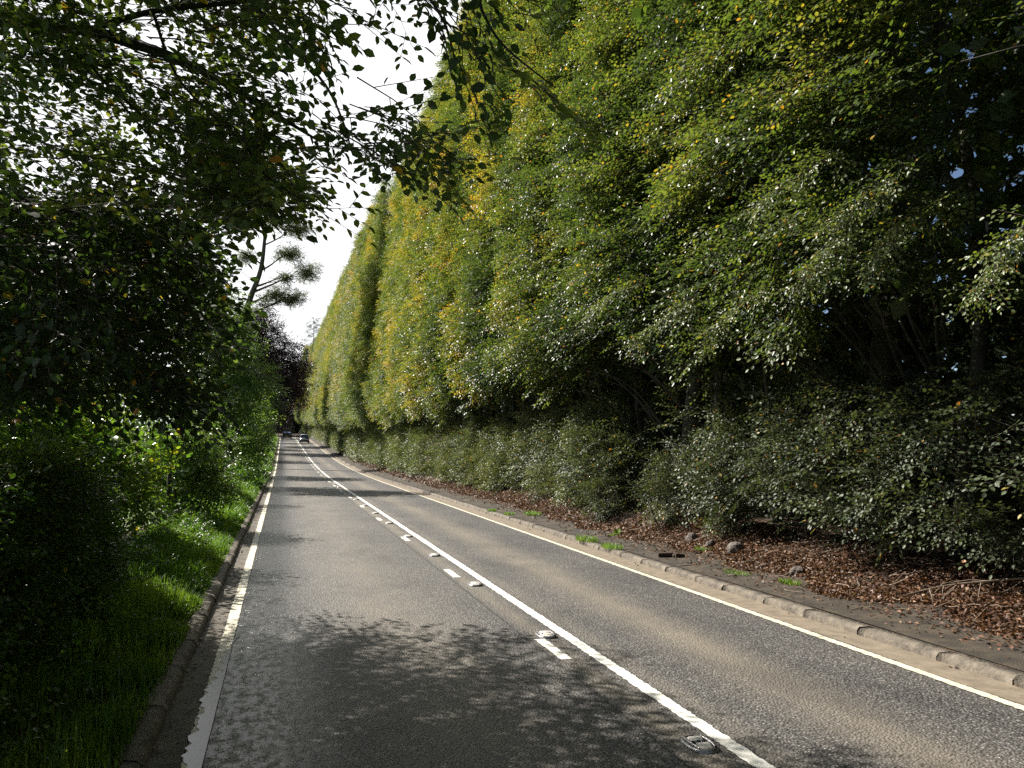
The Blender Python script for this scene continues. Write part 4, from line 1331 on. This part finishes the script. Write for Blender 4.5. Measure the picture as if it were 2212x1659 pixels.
D = rl.normal(size=(nl, 3)) * [1, 1, 0.2]
A = frames(D, np.stack([rl.normal(0, 0.4, nl), rl.normal(0, 0.4, nl), np.ones(nl)], -1))
L = 0.05 * rl.uniform(0.6, 1.2, nl)
V, F = leaf_verts(np.stack([x, y, 0.014 + 0 * x], -1), A[:, 0], A[:, 2], L, L * 0.65, False)
lm.add(V.reshape(-1, 3), (F[None] + (np.arange(nl) * 4)[:, None, None]).reshape(-1, 4), 0, np.repeat(np.clip(rl.normal(0.35, 0.2, nl), 0, 1), 4))
for k in range(520):                                # twigs lying among the leaves
    y0 = rl.uniform(4, 26); x0 = rl.uniform(6.9, 8.3) if k > 40 else rl.uniform(6.3, 7.2)
    a = rl.uniform(0, 6.283); L = rl.uniform(0.08, 0.4)
    t = np.linspace(0, 1, 4)
    xs = x0 + math.cos(a) * L * t + 0.03 * np.sin(t * 5 + k); ysv = y0 + math.sin(a) * L * t
    zs = np.where(xs < 7.1, groundz(np.maximum(xs, 6.2), ysv) + 0.02, land_z(xs, ysv) + 0.03 + rl.uniform(0, 0.05))
    lm.tube(np.stack([xs, ysv, zs], -1), rl.uniform(0.003, 0.007), 4, mat=1)
tag(lm.build('leaf_litter', [M_LITTER, M_PALETWIG]), 'brown fallen beech leaves and twigs on the bank below the hedge', 'leaf litter', kind='stuff')


def rock(label, loc, size, seed, group=None):
    r = np.random.default_rng(seed)
    bm = bmesh.new()
    bmesh.ops.create_icosphere(bm, subdivisions=3, radius=1.0)
    cuts = [unit(r.normal(size=3)) for _ in range(9)]
    offs = r.uniform(0.62, 0.9, 9)
    for v in bm.verts:
        p = np.array(v.co)
        for c, o in zip(cuts, offs):
            dd = p @ c - o
            if dd > 0: p = p - c * dd * 0.92
        p = p * (1 + 0.05 * noise(p, 0.7, seed % 30))
        v.co = p * np.array(size)
    me = bpy.data.meshes.new('rock')
    bm.to_mesh(me); bm.free()
    me.materials.append(M_ROCK)
    o = bpy.data.objects.new('rock', me); col.objects.link(o)
    o.location = tuple(loc); o.rotation_euler = (r.normal(0, 0.2), r.normal(0, 0.2), r.uniform(0, 6))
    tag(o, label, 'rock', group)


def on_bank(px, py, lift=0.0):
    """the spot of the ground seen at this place of the photograph"""
    d = unit(C_F + C_R * ((px - 1106) / 1770) + C_U * ((829.5 - py) / 1770))
    s = 2.0
    for _ in range(4000):
        p = C_O + d * s
        if p[2] < float(land_z(np.array(p[0]), np.array(p[1]))) + 0.01: break
        s += 0.01
    return np.array([p[0], p[1], float(land_z(np.array(p[0]), np.array(p[1]))) + lift])


for k, (px, py, sz, lab) in enumerate([
        (1592, 1192, (0.21, 0.17, 0.13), 'largest grey stone in the leaf litter, right of the other stones'),
        (1494, 1168, (0.15, 0.13, 0.12), 'grey stone half buried at the top of the bank, left end of the cluster'),
        (1535, 1180, (0.11, 0.10, 0.10), 'small dark stone between the two bigger grey stones'),
        (1722, 1240, (0.10, 0.12, 0.09), 'small lone stone in the litter under the drooping low branch')]):
    rock(lab, on_bank(px, py, sz[2] * 0.35), sz, 400 + k)

for k, (px, py, L, lab) in enumerate([(1437, 1204, 0.24, 'dark wet offcut of wood on the path edge, the longer left piece'), (1468, 1204, 0.17, 'dark wet broken offcut of wood, the shorter right piece')]):
    bm = bmesh.new()
    bmesh.ops.create_cube(bm, size=1.0)
    for v in bm.verts:
        v.co = (v.co.x * L, v.co.y * 0.11 + 0.02 * v.co.x, v.co.z * 0.075 + (0.015 if v.co.x > 0 else 0) * (1 - 2 * k))
    bmesh.ops.bevel(bm, geom=bm.edges[:], offset=0.009, segments=2, affect='EDGES')
    me = bpy.data.meshes.new('wood_offcut'); bm.to_mesh(me); bm.free(); me.materials.append(M_WOODBIT)
    o = bpy.data.objects.new('wood_offcut', me); col.objects.link(o)
    p = on_bank(px, py)
    o.location = (p[0], p[1], p[2] + 0.045); o.rotation_euler = (0.05, 0.04, -0.35 + 0.25 * k)
    tag(o, lab, 'wood offcut')

TUFTS = [(1268, 1172, 0.26, 0.11, 'bright green grass tuft beside the kerb, upper of the close pair'),
         (1322, 1192, 0.22, 0.10, 'bright green grass tuft beside the kerb, lower of the close pair'),
         (1062, 1110, 0.16, 0.09, 'small grass tuft on the path, farthest from the camera'),
         (1150, 1112, 0.26, 0.13, 'yellow green grass tuft at the foot of the farther hedge bush'),
         (1100, 1112, 0.18, 0.10, 'pale grass tuft left of the yellow green one near the hedge foot'),
         (1518, 1190, 0.14, 0.09, 'small green tuft growing between the stones'),
         (1706, 1260, 0.14, 0.07, 'thin yellowish tuft on the path near the leaf litter edge'),
         (1590, 1238, 0.20, 0.05, 'flat mossy tuft spreading on the path near the offcuts')]
for k, (px, py, rad, h, lab) in enumerate(TUFTS):
    p = on_bank(px, py)
    r = np.random.default_rng(500 + k)
    tm = Mesh(); n = 420
    a = r.uniform(0, 6.283, n); q = rad * np.sqrt(r.random(n))
    P = np.stack([q * np.cos(a) * 0.8, q * np.sin(a) * 1.6, 0.0 * q], -1)
    blades(tm, P, h * r.uniform(0.5, 1.2, n), r, np.clip(r.normal(0.60, 0.18, n), 0, 1), 0.004, 0.9)
    o = tm.build('grass_tuft', M_WEED); o.location = (p[0], p[1], p[2] - 0.005)
    tag(o, lab, 'grass tuft')
# broad leaved weed on the litter
r = np.random.default_rng(530)
dk = Mesh(); p = on_bank(1332, 1156)
m = 12
D = np.stack([r.normal(0, 1, m), r.normal(0, 1, m), 0.35 * np.ones(m)], -1)
A = frames(D, np.tile([0, 0, 1.0], (m, 1)))
V, F = leaf_verts(np.zeros((m, 3)), A[:, 0], A[:, 2], r.uniform(0.16, 0.28, m), r.uniform(0.08, 0.12, m), True)
dk.add(V.reshape(-1, 3), (F[None] + (np.arange(m) * 6)[:, None, None]).reshape(-1, 4), 0, np.repeat(r.uniform(0.6, 1, m), 6))
o = dk.build('dock_plant', M_WEED); o.location = tuple(p)
tag(o, 'single broad leaved green weed on the brown leaf litter', 'plant')

# fallen pale branch at the right edge
fb = Mesh(); rf = np.random.default_rng(541)
p = on_bank(2130, 1300)
main = spline(np.array([[-0.75, 0.35, 0.06], [-0.35, 0.22, 0.16], [0.1, 0.05, 0.22], [0.5, -0.12, 0.26], [0.95, -0.25, 0.24]]), 6)
fb.tube(main, np.linspace(0.008, 0.017, len(main)), 6)
for k in range(16):
    i = rf.integers(1, len(main) - 2)
    d = unit(np.array([-0.7, rf.normal(0, 0.7), rf.normal(-0.1, 0.5)])) * rf.uniform(0.15, 0.42)
    tw = np.array([main[i], main[i] + d * 0.5 + [0, 0, 0.02], main[i] + d])
    tw[:, 2] = np.maximum(tw[:, 2], 0.02)
    fb.tube(tw, [0.006, 0.004, 0.002], 4)
o = fb.build('fallen_branch', M_PALETWIG, None, True); o.location = tuple(p)
tag(o, 'pale bare fallen branch with side twigs lying on the leaf litter', 'branch')

# bushes of beech that sprout at the hedge foot
for k, (x, y, s, lab) in enumerate([
        (7.55, 18.6, 0.75, 'pale leafed beech bush spilling onto the bank left of the dark gap'),
        (7.85, 15.9, 0.8, 'rounded beech bush on the bank right of the dark gap'),
        (7.75, 13.3, 0.5, 'small dark green beech bush beside the half buried stones')]):
    shrub(lab, (x, y, gz(x, y) - 0.05), [(0, 0, 0.75 * s, 0.7 * s, 0.85 * s, 0.72 * s), (0.25, 0.2, 1.45 * s, 0.6 * s, 0.7 * s, 0.6 * s)], M_SKIRT, T_FINE, 0.42, 34, 560 + k, 0.25, name='beech_bush')

# ------------------------------------------------------------------ road studs
def make_stud():
    root = empty('road_stud')
    h = Mesh()
    # oval iron tray with a raised rim and two thick side bars
    n = 28
    a = np.linspace(0, 2 * math.pi, n, endpoint=False)

    def ring(rx, ry, z):
        c = np.sign(np.cos(a)) * np.abs(np.cos(a)) ** 0.75
        s = np.sign(np.sin(a)) * np.abs(np.sin(a)) ** 0.75
        return np.stack([rx * c, ry * s, np.full(n, z)], -1)
    rings = [ring(0.105, 0.150, -0.01), ring(0.103, 0.148, 0.012), ring(0.095, 0.138, 0.020), ring(0.078, 0.118, 0.020), ring(0.070, 0.110, 0.004)]
    V = np.concatenate(rings)
    F = []
    for q in range(4):
        for j in range(n):
            F.append((q * n + j, q * n + (j + 1) % n, (q + 1) * n + (j + 1) % n, (q + 1) * n + j))
    h.add(V, F)
    k = h.n
    h.add([(0, 0, 0.004)] + rings[4].tolist(), np.array([(0, 1 + j, 1 + (j + 1) % n, 0) for j in range(n)]) if False else np.array([(1 + j, 1 + (j + 1) % n, 0, 0) for j in range(0)]).reshape(0, 4))
    tri = np.array([(k, k + 1 + j, k + 1 + (j + 1) % n, -1) for j in range(n)])
    h.f.append(tri); h.m.append(np.zeros(n, np.int32))
    for s in (-1, 1):
        y = np.linspace(-0.115, 0.115, 9)
        h.tube(np.stack([s * (0.070 - 0.9 * y * y), y, 0.024 + 0 * y], -1), np.interp(np.abs(y), [0, 0.09, 0.115], [0.013, 0.011, 0.006]), 8)
    h.build('housing', M_IRON, root, True)
    for s in (-1, 1):
        y = np.array([0.032, 0.044, 0.080, 0.094]) * s
        zt = np.array([0.022, 0.034, 0.032, 0.012])
        V = []
        for yy, z in zip(y, zt):
            V += [(-0.048, yy, 0.003), (-0.048, yy, z - 0.004), (-0.040, yy, z), (0.040, yy, z), (0.048, yy, z - 0.004), (0.048, yy, 0.003)]
        F = []
        for q in range(3):
            for j in range(5):
                F.append((q * 6 + j, q * 6 + j + 1, q * 6 + 7 + j, q * 6 + 6 + j))
        F += [(0, 1, 2, 3), (0, 3, 4, 5), (18, 21, 20, 19), (18, 23, 22, 21)]
        rb_ = Mesh()
        rb_.add(V, F)
        rb_.build('rubber_pad', M_RUBBER, root)
    for sx in (-1, 1):
        l = Mesh()
        y = np.linspace(-0.030, 0.030, 6)
        l.tube(np.stack([np.full(6, sx * 0.020), y, np.full(6, 0.018)], -1), [0.006, 0.0105, 0.012, 0.012, 0.0105, 0.006], 10)
        l.build('lens', M_LENS, root, True)
    return root


stud0 = make_stud()
STUD_LABELS = ['worn road stud nearest the camera, left of the solid white line', 'second road stud, just above the nearest white dash',
               'third road stud from the camera beside the white line', 'fourth road stud from the camera, past the second white dash',
               'fifth road stud from the camera, above the third white dash', 'sixth road stud from the camera beside the white line']
for k in range(13):
    y = 5.12 + 3.33 * k
    if k == 0:
        o = stud0
    else:
        o = stud0.copy(); col.objects.link(o)
        for ch in list(stud0.children):
            c = ch.copy(); col.objects.link(c); c.parent = o
    o.location = (2.735, y, float(roadz(y)) + 0.004)
    tag(o, STUD_LABELS[k] if k < len(STUD_LABELS) else 'tiny distant road stud beyond the sixth one along the white line', 'road stud', 'road studs along the centre line')


# ------------------------------------------------------------------ vehicles
def paint(name, c, rough=0.25, metallic=0.0, coat=0.6):
    m, nt, new, link = nodes_of(name)
    out = new('ShaderNodeOutputMaterial'); pb = new('ShaderNodeBsdfPrincipled')
    co = new('ShaderNodeTexCoord'); nz = new('ShaderNodeTexNoise'); nz.inputs['Scale'].default_value = 3
    link(co.outputs['Object'], nz.inputs['Vector'])
    rp = ramp_node(new, [(0.3, tuple(x * 0.85 for x in c)), (0.7, tuple(min(1, x * 1.1) for x in c))])
    link(nz.outputs['Fac'], rp.inputs['Fac']); link(rp.outputs['Color'], pb.inputs['Base Color'])
    pb.inputs['Roughness'].default_value = rough; pb.inputs['Metallic'].default_value = metallic
    pb.inputs['Coat Weight'].default_value = coat
    link(pb.outputs['BSDF'], out.inputs['Surface'])
    return m


M_BLACKPAINT = paint('black_paint', (0.012, 0.011, 0.013))
M_DARKPAINT = paint('dark_paint', (0.03, 0.03, 0.036))
M_SILVER = paint('pale_roof', (0.55, 0.55, 0.56), 0.3, 0.2)
M_GLASS = paint('tinted_glass', (0.02, 0.022, 0.026), 0.06, 0.0, 1.0)
M_MIRROR = paint('mirror_glass', (0.6, 0.62, 0.66), 0.08, 0.9, 1.0)  # pale mirror finish stands in for light in the van's rear window
M_TYRE = paint('tyre', (0.012, 0.012, 0.012), 0.8, 0.0, 0.0)
M_RIM = paint('rim', (0.35, 0.35, 0.36), 0.35, 0.8, 0.0)
M_LAMP = paint('lamp_glass', (0.55, 0.55, 0.55), 0.12, 0.1, 1.0)
M_RED = paint('tail_lamp', (0.22, 0.01, 0.012), 0.2)
M_TRIM = paint('black_trim', (0.015, 0.015, 0.016), 0.55, 0, 0)
M_PLATE = paint('plate', (0.6, 0.58, 0.45), 0.5, 0, 0)


def loft(name, sections, mat, parent, bevel=0.04, sub=1):
    """body from cross sections along y: each (y, half width bottom, half width top, z bottom, z top)"""
    bm = bmesh.new()
    prev = None
    for (y, wb, wt, zb, zt) in sections:
        zm = zb + 0.45 * (zt - zb)
        wm_ = max(wb, wt) * 1.0
        ring = [bm.verts.new(p) for p in ((-wb, y, zb), (-wm_, y, zm), (-wt, y, zt), (wt, y, zt), (wm_, y, zm), (wb, y, zb))]
        if prev:
            for j in range(6):
                bm.faces.new((prev[j], prev[(j + 1) % 6], ring[(j + 1) % 6], ring[j]))
        else:
            bm.faces.new(ring)
        prev = ring
    bm.faces.new(prev[::-1])
    bmesh.ops.recalc_face_normals(bm, faces=bm.faces[:])
    if bevel:
        bmesh.ops.bevel(bm, geom=[e for e in bm.edges if e.calc_face_angle(0) > 0.35], offset=bevel, segments=2, affect='EDGES')
    me = bpy.data.meshes.new(name); bm.to_mesh(me); bm.free()
    for p in me.polygons: p.use_smooth = True
    me.materials.append(mat)
    o = bpy.data.objects.new(name, me); col.objects.link(o); o.parent = parent
    return o


def panel(name, pts, mat, parent, thick=0.02):
    """flat part with thickness from four corners"""
    bm = bmesh.new()
    vs = [bm.verts.new(p) for p in pts]
    f = bm.faces.new(vs)
    bm.normal_update()
    nrm = f.normal.copy()
    g = bmesh.ops.extrude_face_region(bm, geom=[f])
    for v in g['geom']:
        if isinstance(v, bmesh.types.BMVert): v.co += nrm * thick
    bmesh.ops.recalc_face_normals(bm, faces=bm.faces[:])
    bmesh.ops.bevel(bm, geom=bm.edges[:], offset=min(0.008, thick * 0.35), segments=1, affect='EDGES')
    me = bpy.data.meshes.new(name); bm.to_mesh(me); bm.free()
    me.materials.append(mat)
    o = bpy.data.objects.new(name, me); col.objects.link(o); o.parent = parent
    return o


def wheel(parent, x, y, r, w):
    m = Mesh(); n = 24
    a = np.linspace(0, 2 * math.pi, n, endpoint=False)
    prof = [(-w / 2, 0.62 * r), (-w / 2, 0.93 * r), (-w / 2 + 0.03, r), (w / 2 - 0.03, r), (w / 2, 0.93 * r), (w / 2, 0.62 * r)]
    V = np.concatenate([np.stack([np.full(n, px), rr * np.cos(a), rr * np.sin(a)], -1) for px, rr in prof])
    F = [(q * n + j, q * n + (j + 1) % n, (q + 1) * n + (j + 1) % n, (q + 1) * n + j) for q in range(5) for j in range(n)]
    m.add(V, F)
    e = empty('wheel', (x, y, r)); e.parent = parent
    m.build('tyre', M_TYRE, e, True)
    d = Mesh()
    s = 1 if x > 0 else -1
    prof = [(0.62 * r, s * (w / 2 - 0.02)), (0.55 * r, s * (w / 2 - 0.05)), (0.2 * r, s * (w / 2 - 0.03)), (0.01, s * (w / 2 - 0.025))]
    V = np.concatenate([np.stack([np.full(n, px), rr * np.cos(a), rr * np.sin(a)], -1) for rr, px in prof])
    F = [(q * n + j, q * n + (j + 1) % n, (q + 1) * n + (j + 1) % n, (q + 1) * n + j) for q in range(3) for j in range(n)]
    d.add(V, F)
    d.build('rim', M_RIM, e, True)


# oncoming car in the right lane, its front (towards -y) facing the camera
yc_ = 157.5
car = tag(empty('parked_car'.replace('parked_', ''), (3.95, yc_, float(roadz(yc_)) + 0.004)), 'dark oncoming car with a pale roof in the right lane', 'car')
car.rotation_euler = (math.atan(0.031), 0, 0)
loft('body', [(-0.05, 0.74, 0.70, 0.32, 0.74), (0.02, 0.84, 0.76, 0.24, 0.86), (1.0, 0.87, 0.82, 0.22, 1.02), (2.2, 0.87, 0.84, 0.22, 1.06), (3.9, 0.86, 0.82, 0.24, 1.06), (4.15, 0.80, 0.74, 0.34, 0.98)], M_DARKPAINT, car)
cabin = loft('cabin', [(0.95, 0.80, 0.78, 0.98, 1.03), (1.55, 0.80, 0.64, 1.0, 1.55), (2.3, 0.80, 0.66, 1.02, 1.60), (3.5, 0.80, 0.64, 1.02, 1.56), (4.05, 0.76, 0.70, 1.0, 1.06)], M_GLASS, car)
loft('roof', [(1.50, 0.62, 0.58, 1.565, 1.60), (2.3, 0.66, 0.62, 1.60, 1.665), (3.5, 0.63, 0.59, 1.56, 1.625)], M_SILVER, car, 0.015)
panel('windscreen', [(-0.70, 0.985, 1.06), (0.70, 0.985, 1.06), (0.59, 1.50, 1.52), (-0.59, 1.50, 1.52)], M_GLASS, car, 0.012)
panel('bonnet_edge', [(-0.72, -0.055, 0.70), (0.72, -0.055, 0.70), (0.74, 0.0, 0.80), (-0.74, 0.0, 0.80)], M_SILVER, car, 0.02)
panel('grille', [(-0.42, -0.075, 0.50), (0.42, -0.075, 0.50), (0.42, -0.07, 0.66), (-0.42, -0.07, 0.66)], M_TRIM, car)
panel('bumper', [(-0.80, -0.06, 0.26), (0.80, -0.06, 0.26), (0.80, -0.06, 0.44), (-0.80, -0.06, 0.44)], M_TRIM, car, 0.06)
panel('number_plate', [(-0.26, -0.125, 0.36), (0.26, -0.125, 0.36), (0.26, -0.125, 0.47), (-0.26, -0.125, 0.47)], M_PLATE, car, 0.012)
for s in (-1, 1):
    panel('headlight', [(s * 0.48, -0.07, 0.58), (s * 0.74, -0.05, 0.60), (s * 0.74, -0.03, 0.74), (s * 0.50, -0.06, 0.70)][::s], M_LAMP, car, 0.02)
    panel('mirror', [(s * 0.86, 0.98, 1.02), (s * 1.03, 0.98, 1.04), (s * 1.03, 0.98, 1.18), (s * 0.86, 0.98, 1.16)][::s], M_DARKPAINT, car, 0.08)
    for y in (0.85, 3.35):
        wheel(car, s * 0.78, y, 0.32, 0.20)

# dark van in the left lane driving away, its back towards the camera
yv_ = 189.0
van = tag(empty('van', (0.95, yv_, float(roadz(yv_)) + 0.004)), 'tall black van driving away in the left lane, light in its rear window', 'van')
van.rotation_euler = (math.atan(0.031), 0, 0)
loft('body', [(0.0, 0.98, 0.86, 0.42, 2.42), (0.10, 1.01, 0.90, 0.36, 2.52), (3.6, 1.01, 0.90, 0.34, 2.52), (4.2, 1.0, 0.84, 0.34, 2.30), (4.7, 0.98, 0.86, 0.34, 1.40), (5.25, 0.92, 0.82, 0.38, 1.10)], M_BLACKPAINT, van, 0.07)
for s in (-1, 1):
    d = panel('rear_door', [(s * 0.02, -0.012, 0.55), (s * 0.90, -0.012, 0.55), (s * 0.80, -0.002, 2.34), (s * 0.02, -0.002, 2.34)][::s], M_BLACKPAINT, van, 0.02)
    g = panel('window', [(s * 0.10, -0.04, 1.50), (s * 0.80, -0.04, 1.50), (s * 0.72, 0.05, 2.16), (s * 0.10, 0.05, 2.16)][::s], M_MIRROR, d, 0.012)
    panel('tail_light', [(s * 0.88, -0.012, 0.95), (s * 0.97, -0.012, 0.95), (s * 0.95, -0.012, 1.40), (s * 0.87, -0.012, 1.40)][::s], M_RED, van, 0.03)
    panel('mirror', [(s * 1.0, 4.35, 1.35), (s * 1.22, 4.35, 1.35), (s * 1.22, 4.35, 1.70), (s * 1.0, 4.35, 1.70)][::s], M_BLACKPAINT, van, 0.12)
    for y in (0.95, 4.35):
        wheel(van, s * 0.88, y, 0.34, 0.22)
panel('bumper', [(-0.96, -0.05, 0.38), (0.96, -0.05, 0.38), (0.96, -0.05, 0.55), (-0.96, -0.05, 0.55)], M_TRIM, van, 0.07)
panel('number_plate', [(-0.26, -0.05, 0.66), (0.26, -0.05, 0.66), (0.26, -0.05, 0.77), (-0.26, -0.05, 0.77)], M_PLATE, van, 0.012)
